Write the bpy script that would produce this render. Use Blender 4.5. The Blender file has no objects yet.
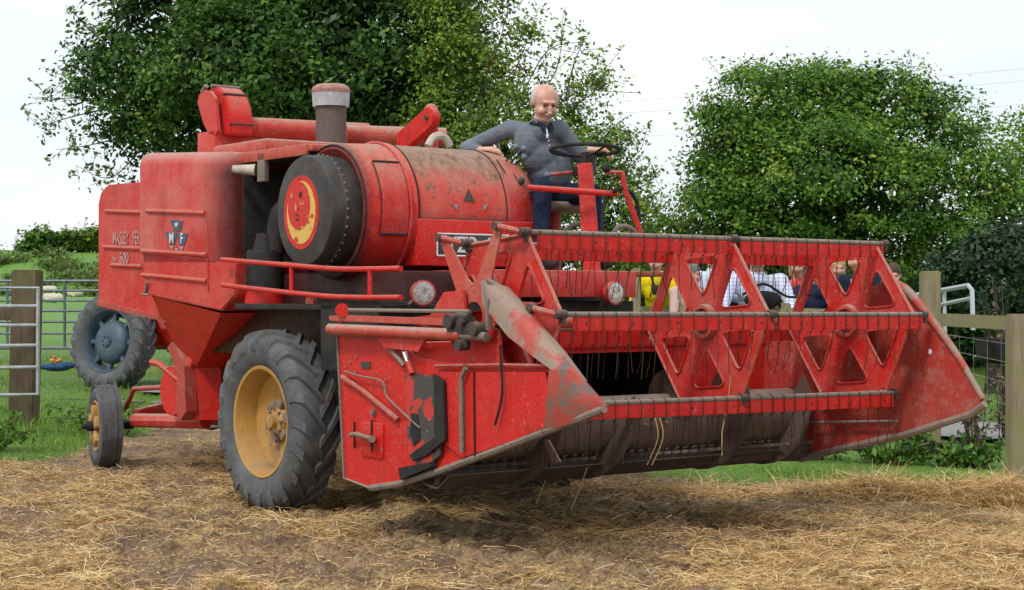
import bpy, bmesh, math, random
import numpy as np
from mathutils import Vector, Matrix
random.seed(7); RNG = np.random.default_rng(11)
S = bpy.context.scene; COL = S.collection
R = math.radians
# ---------------------------------------------------------------- camera model
FPX = 1700.; CH = 1.48; YH = 298.
TH = R(53)
OX, OY = -.678, 12.5
FW = (math.cos(TH), -math.sin(TH)); LT = (math.sin(TH), math.cos(TH))
def U(px, py, X=None, Y=None, Z=None):
    """point in the combine's own frame (X forward, Y to its left, Z up) on a known plane"""
    u = (px-512)/FPX; v = (YH-py)/FPX
    dX = u*FW[0]+FW[1]; dY = u*LT[0]+LT[1]
    oX = -(OX*FW[0]+OY*FW[1]); oY = -(OX*LT[0]+OY*LT[1])
    if X is not None: t = (X-oX)/dX
    elif Y is not None: t = (Y-oY)/dY
    else: t = (Z-CH)/v
    return Vector((oX+t*dX, oY+t*dY, CH+t*v))
def UW(px, py, d):
    return Vector(((px-512)/FPX*d, d, CH+(YH-py)/FPX*d))
MW = Matrix.Translation((OX, OY, 0)) @ Matrix.Rotation(-TH, 4, 'Z')
# ---------------------------------------------------------------- tagging
def tag(o, label=None, cat=None, group=None, kind=None):
    if label: o['label'] = label
    if cat: o['category'] = cat
    if group: o['group'] = group
    if kind: o['kind'] = kind
    return o
def empty(name, loc=(0, 0, 0), rz=0, parent=None):
    o = bpy.data.objects.new(name, None); COL.objects.link(o)
    o.location = loc; o.rotation_euler = (0, 0, rz); o.empty_display_size = .2
    if parent: o.parent = parent
    return o
def copy_tree(o, parent=None):
    c = o.copy(); COL.objects.link(c); c.parent = parent
    for ch in list(o.children): copy_tree(ch, c)
    return c
# ---------------------------------------------------------------- mesh builder
def finish(me, smooth=True, ang=35):
    if smooth:
        me.polygons.foreach_set('use_smooth', [True]*len(me.polygons))
        me.set_sharp_from_angle(angle=R(ang))
def basis(d):
    d = Vector(d).normalized()
    a = Vector((0, 0, 1)) if abs(d.z) < .9 else Vector((1, 0, 0))
    u = d.cross(a).normalized(); v = d.cross(u).normalized()
    return u, v
class MB:
    def __init__(s): s.bm = bmesh.new()
    def box(s, a, b, bev=0, seg=2, M=None):
        a = Vector(a); b = Vector(b); bm = bmesh.new()
        r = bmesh.ops.create_cube(bm, size=1)
        c = (a+b)/2; d = b-a
        for v in bm.verts: v.co = Vector((v.co.x*d.x, v.co.y*d.y, v.co.z*d.z))+c
        if bev:
            bmesh.ops.bevel(bm, geom=bm.edges[:], offset=bev, segments=seg, affect='EDGES', profile=.5)
        s.add(bm, M); return s
    def add(s, bm, M=None):
        if M is not None: bm.transform(M)
        me = bpy.data.meshes.new('t'); bm.to_mesh(me); bm.free(); s.bm.from_mesh(me); bpy.data.meshes.remove(me)
    def cyl(s, p, q, r, r2=None, n=16, cap=True):
        p = Vector(p); q = Vector(q); r2 = r if r2 is None else r2
        u, v = basis(q-p); A = []; B = []
        for i in range(n):
            t = 2*math.pi*i/n; w = u*math.cos(t)+v*math.sin(t)
            A.append(s.bm.verts.new(p+w*r)); B.append(s.bm.verts.new(q+w*r2))
        for i in range(n):
            s.bm.faces.new((A[i], A[(i+1) % n], B[(i+1) % n], B[i]))
        if cap: s.bm.faces.new(A[::-1]); s.bm.faces.new(B)
        return s
    def tube(s, pts, r, n=10, sub=0, rr=None):
        pts = [Vector(p) for p in pts]
        if sub:
            out = []
            m = len(pts)
            for i in range(m-1):
                p0 = pts[max(i-1, 0)]; p1 = pts[i]; p2 = pts[i+1]; p3 = pts[min(i+2, m-1)]
                for k in range(sub):
                    t = k/sub
                    out.append(.5*((2*p1)+(p2-p0)*t+(2*p0-5*p1+4*p2-p3)*t*t+(3*p1-p0-3*p2+p3)*t**3))
            out.append(pts[-1]); pts = out
        rings = []; pu = None
        for i, p in enumerate(pts):
            d = (pts[min(i+1, len(pts)-1)]-pts[max(i-1, 0)]).normalized()
            if pu is None: u, v = basis(d)
            else:
                u = (pu-d*pu.dot(d)).normalized(); v = d.cross(u)
            pu = u
            ri = r if rr is None else rr[0]+(rr[1]-rr[0])*i/(len(pts)-1)
            rings.append([s.bm.verts.new(p+(u*math.cos(2*math.pi*k/n)+v*math.sin(2*math.pi*k/n))*ri) for k in range(n)])
        for a, b in zip(rings, rings[1:]):
            for k in range(n): s.bm.faces.new((a[k], a[(k+1) % n], b[(k+1) % n], b[k]))
        s.bm.faces.new(rings[0][::-1]); s.bm.faces.new(rings[-1]); return s
    def prism(s, pts, off, bev=0):
        """polygon (3D points) extruded by vector off"""
        bm = bmesh.new(); off = Vector(off)
        vs = [bm.verts.new(Vector(p)) for p in pts]; f = bm.faces.new(vs)
        r = bmesh.ops.extrude_face_region(bm, geom=[f])
        for e in r['geom']:
            if isinstance(e, bmesh.types.BMVert): e.co += off
        bmesh.ops.recalc_face_normals(bm, faces=bm.faces[:])
        if bev: bmesh.ops.bevel(bm, geom=bm.edges[:], offset=bev, segments=2, affect='EDGES')
        s.add(bm); return s
    def lathe(s, prof, p, d, n=48, closed=False):
        """prof = [(dist along axis d, radius)] from point p"""
        p = Vector(p); d = Vector(d).normalized(); u, v = basis(d); rings = []
        for a, r in prof:
            rings.append([s.bm.verts.new(p+d*a+(u*math.cos(2*math.pi*k/n)+v*math.sin(2*math.pi*k/n))*max(r, 1e-4)) for k in range(n)])
        prs = list(zip(rings, rings[1:]))
        if closed: prs.append((rings[-1], rings[0]))
        for a, b in prs:
            for k in range(n): s.bm.faces.new((a[k], a[(k+1) % n], b[(k+1) % n], b[k]))
        return s
    def sheet(s, rows, th=0.0):
        """grid of points -> sheet, with thickness"""
        bm = bmesh.new(); V = [[bm.verts.new(Vector(p)) for p in row] for row in rows]
        for a, b in zip(V, V[1:]):
            for i in range(len(a)-1):
                try: bm.faces.new((a[i], a[i+1], b[i+1], b[i]))
                except ValueError: pass
        bmesh.ops.remove_doubles(bm, verts=bm.verts[:], dist=1e-5)
        if th: bmesh.ops.solidify(bm, geom=bm.faces[:], thickness=th)
        s.add(bm); return s
    def ball(s, c, r, sc=(1, 1, 1), seg=16):
        bm = bmesh.new(); bmesh.ops.create_uvsphere(bm, u_segments=seg, v_segments=seg//2+2, radius=1)
        for v in bm.verts: v.co = Vector((v.co.x*r*sc[0], v.co.y*r*sc[1], v.co.z*r*sc[2]))+Vector(c)
        s.add(bm); return s
    def build(s, name, mat, parent=None, smooth=True, ang=35, recalc=True):
        if recalc: bmesh.ops.recalc_face_normals(s.bm, faces=s.bm.faces[:])
        me = bpy.data.meshes.new(name); s.bm.to_mesh(me); s.bm.free(); finish(me, smooth, ang)
        if mat: me.materials.append(mat)
        o = bpy.data.objects.new(name, me); COL.objects.link(o)
        if parent: o.parent = parent
        return o
def mesh_np(name, verts, faces, mat, parent=None, attr=None, smooth=False):
    """verts (n,3), faces (m,k) numpy; attr: float per face"""
    me = bpy.data.meshes.new(name); n, m, k = len(verts), len(faces), faces.shape[1]
    me.vertices.add(n); me.vertices.foreach_set('co', np.asarray(verts, np.float32).ravel())
    me.loops.add(m*k); me.loops.foreach_set('vertex_index', np.asarray(faces, np.int32).ravel())
    me.polygons.add(m); me.polygons.foreach_set('loop_start', np.arange(0, m*k, k, dtype=np.int32))
    me.polygons.foreach_set('loop_total', np.full(m, k, np.int32))
    me.update(calc_edges=True)
    if attr is not None:
        a = me.attributes.new('tint', 'FLOAT', 'FACE'); a.data.foreach_set('value', np.asarray(attr, np.float32))
    if smooth: me.polygons.foreach_set('use_smooth', np.ones(m, bool))
    me.materials.append(mat)
    o = bpy.data.objects.new(name, me); COL.objects.link(o)
    if parent: o.parent = parent
    return o
def text_mesh(name, txt, size, M, mat, parent, ext=.001, squeeze=1.):
    cu = bpy.data.curves.new('t', 'FONT'); cu.body = txt; cu.size = size; cu.extrude = ext; cu.align_x = 'CENTER'; cu.align_y = 'CENTER'
    cu.offset = size*.012
    o = bpy.data.objects.new('t', cu); COL.objects.link(o)
    bpy.context.view_layer.update()
    dg = bpy.context.evaluated_depsgraph_get()
    me = bpy.data.meshes.new_from_object(o.evaluated_get(dg)); bpy.data.objects.remove(o)
    me.transform(M @ Matrix.Diagonal((squeeze, 1, 1, 1))); me.materials.clear(); me.materials.append(mat)
    q = bpy.data.objects.new(name, me); COL.objects.link(q); q.parent = parent
    return q
# ---------------------------------------------------------------- materials
def newmat(name):
    m = bpy.data.materials.new(name); m.use_nodes = True; nt = m.node_tree
    return m, nt, nt.nodes['Principled BSDF']
def N(nt, t, **k):
    n = nt.nodes.new(t)
    for a, b in k.items():
        if a in n.inputs: n.inputs[a].default_value = b
        else: setattr(n, a, b)
    return n
def noise(nt, co, scale, detail=5, rough=.6):
    n = N(nt, 'ShaderNodeTexNoise'); n.inputs['Scale'].default_value = scale; n.inputs['Detail'].default_value = detail; n.inputs['Roughness'].default_value = rough
    nt.links.new(co, n.inputs['Vector']); return n.outputs['Fac']
def ramp(nt, fac, a, b, v0=0., v1=1.):
    n = N(nt, 'ShaderNodeMapRange'); n.inputs[1].default_value = a; n.inputs[2].default_value = b; n.inputs[3].default_value = v0; n.inputs[4].default_value = v1
    nt.links.new(fac, n.inputs[0]); return n.outputs[0]
def mix(nt, fac, a, b):
    n = N(nt, 'ShaderNodeMix', data_type='RGBA')
    for sock, val in ((n.inputs['Factor'], fac), (n.inputs[6], a), (n.inputs[7], b)):
        if isinstance(val, bpy.types.NodeSocket): nt.links.new(val, sock)
        elif isinstance(val, (int, float)): sock.default_value = val
        else: sock.default_value = (*val, 1)
    return n.outputs[2]
def math_(nt, op, a, b=0.):
    n = N(nt, 'ShaderNodeMath', operation=op)
    for i, v in enumerate((a, b)):
        if isinstance(v, bpy.types.NodeSocket): nt.links.new(v, n.inputs[i])
        else: n.inputs[i].default_value = v
    return n.outputs[0]
def objco(nt): return N(nt, 'ShaderNodeTexCoord').outputs['Object']
def bump(nt, bs, h, strength=.3, dist=.01):
    b = N(nt, 'ShaderNodeBump'); b.inputs['Strength'].default_value = strength; b.inputs['Distance'].default_value = dist
    nt.links.new(h, b.inputs['Height']); nt.links.new(b.outputs[0], bs.inputs['Normal'])
def stretch(nt, co, sc):
    n = N(nt, 'ShaderNodeMapping'); n.inputs['Scale'].default_value = sc; nt.links.new(co, n.inputs['Vector']); return n.outputs[0]
def paint(name, c, fade, dustc=(.40, .31, .24), dust=.8, rustc=(.10, .055, .035), rust=.4, rough=.42, fadeamt=.5, side_dust=.25, soot=None, scratch=.5, patina=None, sooty=None):
    m, nt, bs = newmat(name); co = objco(nt)
    n1 = noise(nt, co, 2.3, 6, .65); n2 = noise(nt, co, 11, 8, .7); n3 = noise(nt, stretch(nt, co, (9, 9, 1.6)), 2.2, 6, .7); n4 = noise(nt, co, 42, 6, .75)
    col = mix(nt, ramp(nt, n1, .38, .7, 0, fadeamt), c, fade)
    col = mix(nt, ramp(nt, n3, .52, .75, 0, .35), col, fade)
    nz = N(nt, 'ShaderNodeSeparateXYZ'); g = N(nt, 'ShaderNodeNewGeometry'); nt.links.new(g.outputs['Normal'], nz.inputs[0])
    up = ramp(nt, nz.outputs[2], .15, .95)
    dn = math_(nt, 'MULTIPLY', up, ramp(nt, n2, .3, .55, .35, 1.))
    dn = math_(nt, 'ADD', math_(nt, 'MULTIPLY', dn, dust), ramp(nt, n2, .5, .72, 0, side_dust))
    dn = N(nt, 'ShaderNodeClamp'); nt.links.new(math_(nt, 'ADD', math_(nt, 'MULTIPLY', math_(nt, 'MULTIPLY', up, ramp(nt, n2, .3, .55, .35, 1.)), dust), ramp(nt, n2, .5, .72, 0, side_dust)), dn.inputs[0])
    col = mix(nt, dn.outputs[0], col, dustc)
    rm = math_(nt, 'MULTIPLY', ramp(nt, n4, .60, .66), ramp(nt, n1, .45, .6))
    rm = math_(nt, 'MAXIMUM', rm, math_(nt, 'MULTIPLY', ramp(nt, n2, .66, .69), ramp(nt, n3, .45, .55)))
    col = mix(nt, math_(nt, 'MULTIPLY', rm, rust*2 if rust < .5 else 1.), col, rustc)
    col = mix(nt, ramp(nt, noise(nt, stretch(nt, co, (30, 30, 2.5)), 1.5, 4, .6), .58, .74, 0, .45*min(1, rust*2)), col, (.07, .03, .025))
    # oily grime in uneven patches and runs
    ng = noise(nt, stretch(nt, co, (1, 1, .6)), 3.4, 8, .72)
    col = mix(nt, ramp(nt, ng, .56, .70, 0, .55*min(1, rust*2)), col, (.045, .02, .017))
    col = mix(nt, math_(nt, 'MULTIPLY', ramp(nt, n4, .56, .6), ramp(nt, n3, .5, .6, 0, scratch)), col, (.50, .26, .21))
    col = mix(nt, math_(nt, 'MULTIPLY', ramp(nt, noise(nt, co, 60, 3, .6), .63, .67), ramp(nt, n2, .42, .52, 0, min(1., scratch*2))), col, (.05, .022, .018))
    spz = N(nt, 'ShaderNodeSeparateXYZ'); nt.links.new(co, spz.inputs[0])
    if patina:      # brown oily patina over the upper part of the sheet
        pf = ramp(nt, math_(nt, 'ADD', spz.outputs[2], math_(nt, 'MULTIPLY', math_(nt, 'ADD', n2, n1), .30)), patina[0], patina[1])
        col = mix(nt, math_(nt, 'MULTIPLY', pf, .85), col, mix(nt, ramp(nt, n3, .4, .6), (.30, .22, .15), (.17, .115, .07)))
        col = mix(nt, math_(nt, 'MULTIPLY', ramp(nt, spz.outputs[2], patina[2]+.09, patina[2]), ramp(nt, n2, .3, .6, .25, .9)), col, (.06, .03, .022))
        col = mix(nt, ramp(nt, n2, .56, .64, 0, .75), col, (.13, .07, .05))
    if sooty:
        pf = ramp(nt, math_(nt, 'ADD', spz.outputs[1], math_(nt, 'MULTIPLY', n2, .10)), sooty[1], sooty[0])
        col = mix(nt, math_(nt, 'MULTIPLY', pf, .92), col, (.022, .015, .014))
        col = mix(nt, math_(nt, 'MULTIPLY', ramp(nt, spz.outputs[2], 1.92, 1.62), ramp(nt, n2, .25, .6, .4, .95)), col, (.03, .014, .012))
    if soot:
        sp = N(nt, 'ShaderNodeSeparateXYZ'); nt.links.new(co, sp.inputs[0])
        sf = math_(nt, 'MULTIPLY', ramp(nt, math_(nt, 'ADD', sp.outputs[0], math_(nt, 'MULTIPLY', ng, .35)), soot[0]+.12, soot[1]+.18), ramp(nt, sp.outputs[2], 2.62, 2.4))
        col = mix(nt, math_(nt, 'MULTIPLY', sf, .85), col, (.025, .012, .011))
    nt.links.new(col, bs.inputs['Base Color'])
    nt.links.new(ramp(nt, n2, .3, .7, rough-.12, rough+.25), bs.inputs['Roughness'])
    bs.inputs['Specular IOR Level'].default_value = .28
    bump(nt, bs, math_(nt, 'ADD', n1, math_(nt, 'MULTIPLY', n4, .10)), .5, .035)
    return m
def simple(name, c, rough=.6, metal=0., c2=None, scale=20, bmp=.2, spec=.4, lo=.4, hi=.65):
    m, nt, bs = newmat(name); co = objco(nt)
    if c2:
        nn = noise(nt, co, scale, 6, .65); nt.links.new(mix(nt, ramp(nt, nn, lo, hi), c, c2), bs.inputs['Base Color'])
        if bmp: bump(nt, bs, nn, bmp, .01)
    else: bs.inputs['Base Color'].default_value = (*c, 1)
    bs.inputs['Roughness'].default_value = rough; bs.inputs['Metallic'].default_value = metal; bs.inputs['Specular IOR Level'].default_value = spec
    return m
RED = (.55, .013, .011); PINK = (.56, .085, .068)
M_ = {}
M_['red'] = paint('red_paint', RED, PINK, fadeamt=.95, side_dust=.2, dustc=(.40, .29, .21))
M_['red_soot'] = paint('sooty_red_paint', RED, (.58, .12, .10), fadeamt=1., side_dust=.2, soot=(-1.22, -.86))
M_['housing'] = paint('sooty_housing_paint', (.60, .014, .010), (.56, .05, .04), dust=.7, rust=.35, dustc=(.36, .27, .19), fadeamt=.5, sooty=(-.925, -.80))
M_['cowl'] = paint('cowl_paint', (.58, .035, .026), (.60, .15, .11), dust=.3, rust=.5, fadeamt=.9, patina=(2.52, 2.74, 1.98))
M_['red_clean'] = paint('red_paint_bright', (.60, .014, .010), (.50, .035, .025), dust=.5, rust=.35, side_dust=.06, fadeamt=.5)
M_['red_dull'] = paint('red_paint_dull', (.42, .035, .028), (.40, .10, .07), dust=.6, side_dust=.4, rust=.4)
M_['red_tan'] = paint('red_paint_dusty', (.50, .05, .035), (.45, .17, .11), dust=1.0, side_dust=.45, rust=.5)
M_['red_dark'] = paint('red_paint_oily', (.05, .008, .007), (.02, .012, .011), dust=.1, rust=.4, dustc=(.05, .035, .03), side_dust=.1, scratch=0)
M_['steel'] = paint('worn_steel', (.19, .15, .125), (.28, .22, .18), dustc=(.33, .27, .21), dust=.6, rustc=(.12, .06, .04), rough=.5)
M_['cone'] = paint('worn_cone_sheet', (.43, .09, .06), (.32, .24, .19), dustc=(.36, .29, .23), dust=.8, side_dust=.6, rust=.4, fadeamt=1.)
M_['point'] = paint('worn_divider_point', (.38, .07, .045), (.20, .13, .10), dustc=(.42, .33, .26), dust=.5, side_dust=.4, rust=.5, fadeamt=1.)
M_['darksteel'] = paint('dark_steel', (.05, .042, .038), (.10, .07, .055), dustc=(.18, .13, .095), dust=.7, scratch=.1, rustc=(.07, .035, .02), rough=.5)
M_['black'] = simple('mottled_black', (.012, .011, .011), .75, c2=(.03, .026, .024), scale=9)
M_['drum'] = simple('grimy_dark_drum', (.035, .031, .030), .55, c2=(.075, .06, .052), scale=7, lo=.45, hi=.7)
M_['cream'] = simple('cream_metal', (.5, .45, .38), .5, c2=(.33, .27, .2), scale=12)
M_['yellow'] = paint('yellow_wheel_paint', (.50, .27, .055), (.44, .27, .13), scratch=.1, dustc=(.30, .21, .13), dust=.5, rustc=(.16, .07, .03), rust=.5, side_dust=.5)
M_['yellow_flat'] = simple('faded_yellow', (.66, .42, .10), .6, c2=(.48, .03, .02), scale=11, lo=.575, hi=.60)
M_['emblem_red'] = simple('chipped_emblem_red', (.55, .02, .015), .55, c2=(.60, .36, .08), scale=13, lo=.60, hi=.62)
M_['chrome'] = simple('chrome_rod', (.7, .7, .7), .15, 1.)
M_['mesh'] = simple('grille_mesh', (.17, .12, .10), .7, c2=(.05, .035, .03), scale=140, bmp=.6)
M_['glass_band'] = simple('clouded_glass', (.42, .42, .44), .2, c2=(.33, .32, .33), scale=14, bmp=0)
M_['lamp_glass'] = simple('headlamp_glass', (.55, .52, .5), .08, .75, c2=(.75, .75, .75), scale=35, bmp=.4)
M_['white'] = simple('white_lettering', (.75, .76, .78), .6, c2=(.55, .48, .46), scale=60, bmp=0)
M_['worn_letter'] = simple('worn_lettering', (.52, .36, .34), .6, c2=(.50, .08, .07), scale=45, bmp=0, lo=.42, hi=.62)
M_['navy_logo'] = simple('navy_badge', (.035, .07, .13), .5, c2=(.07, .10, .15), scale=60, bmp=0)
M_['grey_logo'] = simple('grey_badge', (.26, .28, .27), .5)
M_['rubber'] = simple('tyre_rubber', (.085, .088, .092), .75, c2=(.045, .045, .046), scale=5, bmp=.15)
M_['tread'] = simple('muddy_rubber', (.055, .055, .056), .8, c2=(.14, .115, .095), scale=9, lo=.5, hi=.75)
M_['knob'] = simple('blue_grey_knob', (.12, .16, .20), .35)
M_['plate'] = simple('dark_plate', (.045, .05, .05), .4)
M_['wire'] = simple('spring_wire', (.045, .028, .022), .5, .3)
M_['aug_shaded'] = paint('shaded_flight_steel', (.07, .045, .036), (.11, .08, .065), scratch=.1, dustc=(.14, .10, .08), rustc=(.08, .04, .025), rough=.4, side_dust=.3)  # auger steel darkened for the flights, their shade put into the colour
M_['aug'] = paint('auger_steel', (.13, .095, .08), (.20, .165, .145), scratch=.1, dustc=(.30, .22, .17), dust=.5, rustc=(.08, .04, .025), rough=.4, side_dust=.4)
M_['galv'] = simple('galvanised_steel', (.48, .51, .53), .45, .3, c2=(.36, .38, .40), scale=15, bmp=0)
M_['blue_rim'] = simple('blue_grey_rim', (.055, .085, .12), .5, c2=(.09, .12, .15), scale=9, bmp=.1)
# ================================================================= COMBINE
comb = empty('combine_harvester', (OX, OY, 0), -TH)
tag(comb, 'large weathered red combine harvester with its reel and header facing right on the muddy straw', 'combine harvester')
def part(mb, name, mat, parent=comb, **k): return mb.build(name, M_[mat] if isinstance(mat, str) else mat, parent, **k)
def poly(px, **k): return [U(x, y, **k) for x, y in px]
def rbox(a, b, rv, seg=6):
    return MB().box(a, b, rv, seg)
# ---- straw hood at the rear
zt = 2.46
hood = MB()
hp = [(-3.50, 1.40), (-3.50, 2.30), (-3.44, 2.40), (-3.34, 2.45), (-2.2, 2.43), (-2.2, 1.32), (-2.45, 1.31)]
hood.prism([Vector((x, -1.0, z)) for x, z in hp], (0, 1.95, 0), .025)
hd = part(hood, 'straw_hood', 'red')
for y_, x0_, x1_ in ((212, 106, 148), (248, 104, 144), (266, 112, 144)):
    a = U(x0_, y_-1, Y=-1.005); b = U(x1_+18, y_+1.5, Y=-1.005)
    part(MB().tube([a, b], .018, 8), 'raised_rib', 'red', hd)
a = U(98, 303, Y=-1.0); b = U(168, 320, Y=-1.0)
part(MB().prism([a+Vector((0, -.012, .02)), b+Vector((0, -.012, .02)), b+Vector((0, -.012, -.02)), a+Vector((0, -.012, -.02))], (0, .03, 0)), 'edge_strip', 'red_dull', hd)
TX = Matrix(((1, 0, 0, 0), (0, 0, -1, 0), (0, 1, 0, 0), (0, 0, 0, 1)))      # text lies in X-Z, faces -Y
def side_text(px, py, Y, txt, size, mat, parent, name='lettering', sq=1., rot=0):
    p = U(px, py, Y=Y)
    return text_mesh(name, txt, size, Matrix.Translation(p) @ TX @ Matrix.Rotation(rot, 4, 'Z'), M_[mat], parent, .0015, sq)
side_text(134.5, 238.5, -1.006, 'MASSEY · FERGUSON', .155, 'worn_letter', hd, sq=.60, rot=-.02)
side_text(124, 258.5, -1.006, '500', .13, 'worn_letter', hd, sq=.95, rot=-.02)
side_text(114.5, 259, -1.006, 'No', .07, 'worn_letter', hd, sq=.9)
# ---- side box with the badge
bx = MB(); bx.box((-2.40, -1.15, 1.66), (-.86, 1.05, 2.655), .11, 6)
for v_ in bx.bm.verts: v_.co.z -= .062*(v_.co.x+2.36)*(1 if v_.co.z > 2.2 else .3)
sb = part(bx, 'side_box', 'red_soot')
low = MB()
lp = poly([(143, 252), (143, 291), (151, 296), (221, 311), (235, 296), (237, 262)], Y=-1.15)
low.prism(lp, (0, 2.1, 0), .012)
lo_ = part(low, 'lower_box', 'red')
for y0_, y1_, x0_, x1_ in ((211, 213, 147, 205), (251, 255, 142, 207), (275, 281, 142, 207)):
    part(MB().tube([U(x0_, y0_, Y=-1.155), U(x1_, y1_, Y=-1.155)], .018, 8), 'raised_rib', 'red', sb)
part(MB().tube([U(207.5, 213, Y=-1.148), U(208, 292, Y=-1.155)], .006, 6), 'seam', 'red_dull', sb)
part(MB().tube([U(145, 294, Y=-1.16), U(147, 282, Y=-1.17)], .012, 6).tube([U(142, 294, Y=-1.17), U(149, 295, Y=-1.17)], .01, 6), 'latch', 'steel', lo_)
# badge: three tapering panels with M and F
def tri(pts, mat, Yp, name, parent):
    return part(MB().prism(poly(pts, Y=Yp), (0, .003, 0)), name, mat, parent, smooth=False)
bd = tri([(170, 220), (182.5, 221), (180, 231), (173.5, 231)], 'navy_logo', -1.1555, 'badge', sb)
tri([(164.5, 232), (177, 233), (174.3, 244.5), (169.5, 244)], 'navy_logo', -1.1555, 'badge_panel', sb)
tri([(176.6, 233), (188, 233.5), (184, 245), (179, 244.7)], 'navy_logo', -1.1555, 'badge_panel', sb)
tri([(169.6, 245.5), (173.8, 246), (171.6, 250.5)], 'grey_logo', -1.1555, 'badge_panel', sb)
tri([(179.2, 246.3), (183.6, 246.6), (181.6, 251)], 'grey_logo', -1.1555, 'badge_panel', sb)
tri([(174.5, 248.5), (178.6, 248.8), (176.6, 252.5)], 'grey_logo', -1.1555, 'badge_panel', sb)
side_text(171.3, 238.6, -1.159, 'M', .115, 'white', sb, sq=.9)
side_text(181.6, 239, -1.159, 'F', .115, 'white', sb, sq=.9)
side_text(176.4, 225.2, -1.159, 'MF', .05, 'white', sb)
# plain black panel over the forward end of the side box
rad = MB(); rad.box((-.9, -1.00, 1.45), (-.835, 1.0, 2.43), .004)
part(rad, 'box_front_panel', 'black')
# ---- hopper boot tapering to the elevator foot
bt = MB()
Yo = -1.13; Yi = -.45
P1 = poly([(152, 296), (221, 313)], Y=Yo)
a0, a1 = P1
q = poly([(182, 360), (197, 376)], Y=-.80)
r_ = poly([(182, 416), (193, 420)], Y=-.80)
def V(*a): return Vector(a)
bt.sheet([[V(a0.x, Yo, a0.z), V(a1.x, Yo, a1.z)], [V(-2.33, -.80, .99), V(-2.02, -.80, .92)], [V(-2.33, -.80, .50), V(-2.02, -.80, .50)]], 0)
bt.sheet([[V(a1.x, Yo, a1.z), V(a1.x+.12, -.1, a1.z)], [V(-2.02, -.80, .92), V(-1.82, -.35, .92)], [V(-2.02, -.80, .50), V(-1.82, -.35, .50)]], 0)
bt.sheet([[V(a0.x, Yo, a0.z), V(a0.x, -.1, a0.z)], [V(-2.33, -.80, .99), V(-2.33, -.35, .99)], [V(-2.33, -.80, .50), V(-2.33, -.35, .50)]], 0)
bt.sheet([[V(a0.x, -.1, a0.z), V(a1.x+.12, -.1, a1.z)], [V(-2.33, -.35, .99), V(-1.82, -.35, .92)], [V(-2.33, -.35, .50), V(-1.82, -.35, .50)]], 0)
bt.sheet([[V(-2.33, -.80, .50), V(-2.02, -.80, .50)], [V(-2.33, -.35, .50), V(-1.82, -.35, .50)]], 0)
bmesh.ops.remove_doubles(bt.bm, verts=bt.bm.verts[:], dist=.002)
boot = part(bt, 'grain_boot', 'red_clean', ang=10)
# seam lines, pulleys and belt shield on the boot
for px_, py_, rr_, mt in ((190, 363, .052, 'red'), (181, 405, .06, 'red')):
    p = U(px_, py_, Y=-.83)
    part(MB().lathe([(0, .0), (0, rr_*.5), (.02, rr_*.55), (.02, rr_), (.045, rr_), (.06, 0)], p+V(0, .03, 0), (0, -1, 0), 24), 'bearing_cap', mt, boot)
p = U(171, 391, Y=-.87)
part(MB().lathe([(0, 0), (0, .20), (.05, .21), (.05, .0)], p, (0, 1, 0), 36), 'pulley', 'red_clean', boot)
part(MB().prism([x+V(0, 0, 0) for x in poly([(167, 347), (172, 341), (184, 366), (186, 412), (180, 421), (175, 412), (177, 372)], Y=-.9)], (0, .1, 0), .004), 'belt_shield', 'red_dull', boot)
part(MB().tube(poly([(152, 362), (160, 364), (176, 377), (184, 383)], Y=-.85), .03, 6), 'tie_strut', 'red', boot)
# ---- undercarriage
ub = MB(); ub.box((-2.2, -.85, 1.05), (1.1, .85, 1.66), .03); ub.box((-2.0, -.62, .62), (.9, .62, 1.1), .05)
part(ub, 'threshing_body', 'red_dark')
fb = MB(); fb.box((-2.7, -.45, .42), (.2, -.33, .58), .01); fb.box((-2.7, .33, .42), (.2, .45, .58), .01); fb.box((-2.6, -.5, .44), (-2.45, .5, .56), .01)
part(fb, 'chassis_rail', 'red_dull')
ca = MB(); ca.lathe([(-.98, .10), (-.5, .12), (-.3, .24), (.3, .24), (.5, .12), (.98, .10)], (0, 0, .6), (0, 1, 0), 24)
part(ca, 'front_axle', 'black')
# rear axle
ra = MB(); ra.prism([V(-3.62, -.62, .36), V(-3.62, -.62, .50), V(-3.55, .0, .62), V(-3.62, .62, .50), V(-3.62, .62, .36), V(-3.6, 0, .46)], (.12, 0, 0), .01)
ra.box((-3.55, -.12, .44), (-2.4, .12, .60), .02)
rear_axle = part(ra, 'rear_axle', 'red')
part(MB().tube([V(-3.35, -.72, .42), V(-2.2, -.62, .47)], .06, 8), 'axle_stay', 'red')
part(MB().tube(poly([(126, 408), (134, 389), (168, 387), (200, 384)], Y=-.66), .022, 8), 'steering_rod', 'red_dull')
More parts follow.
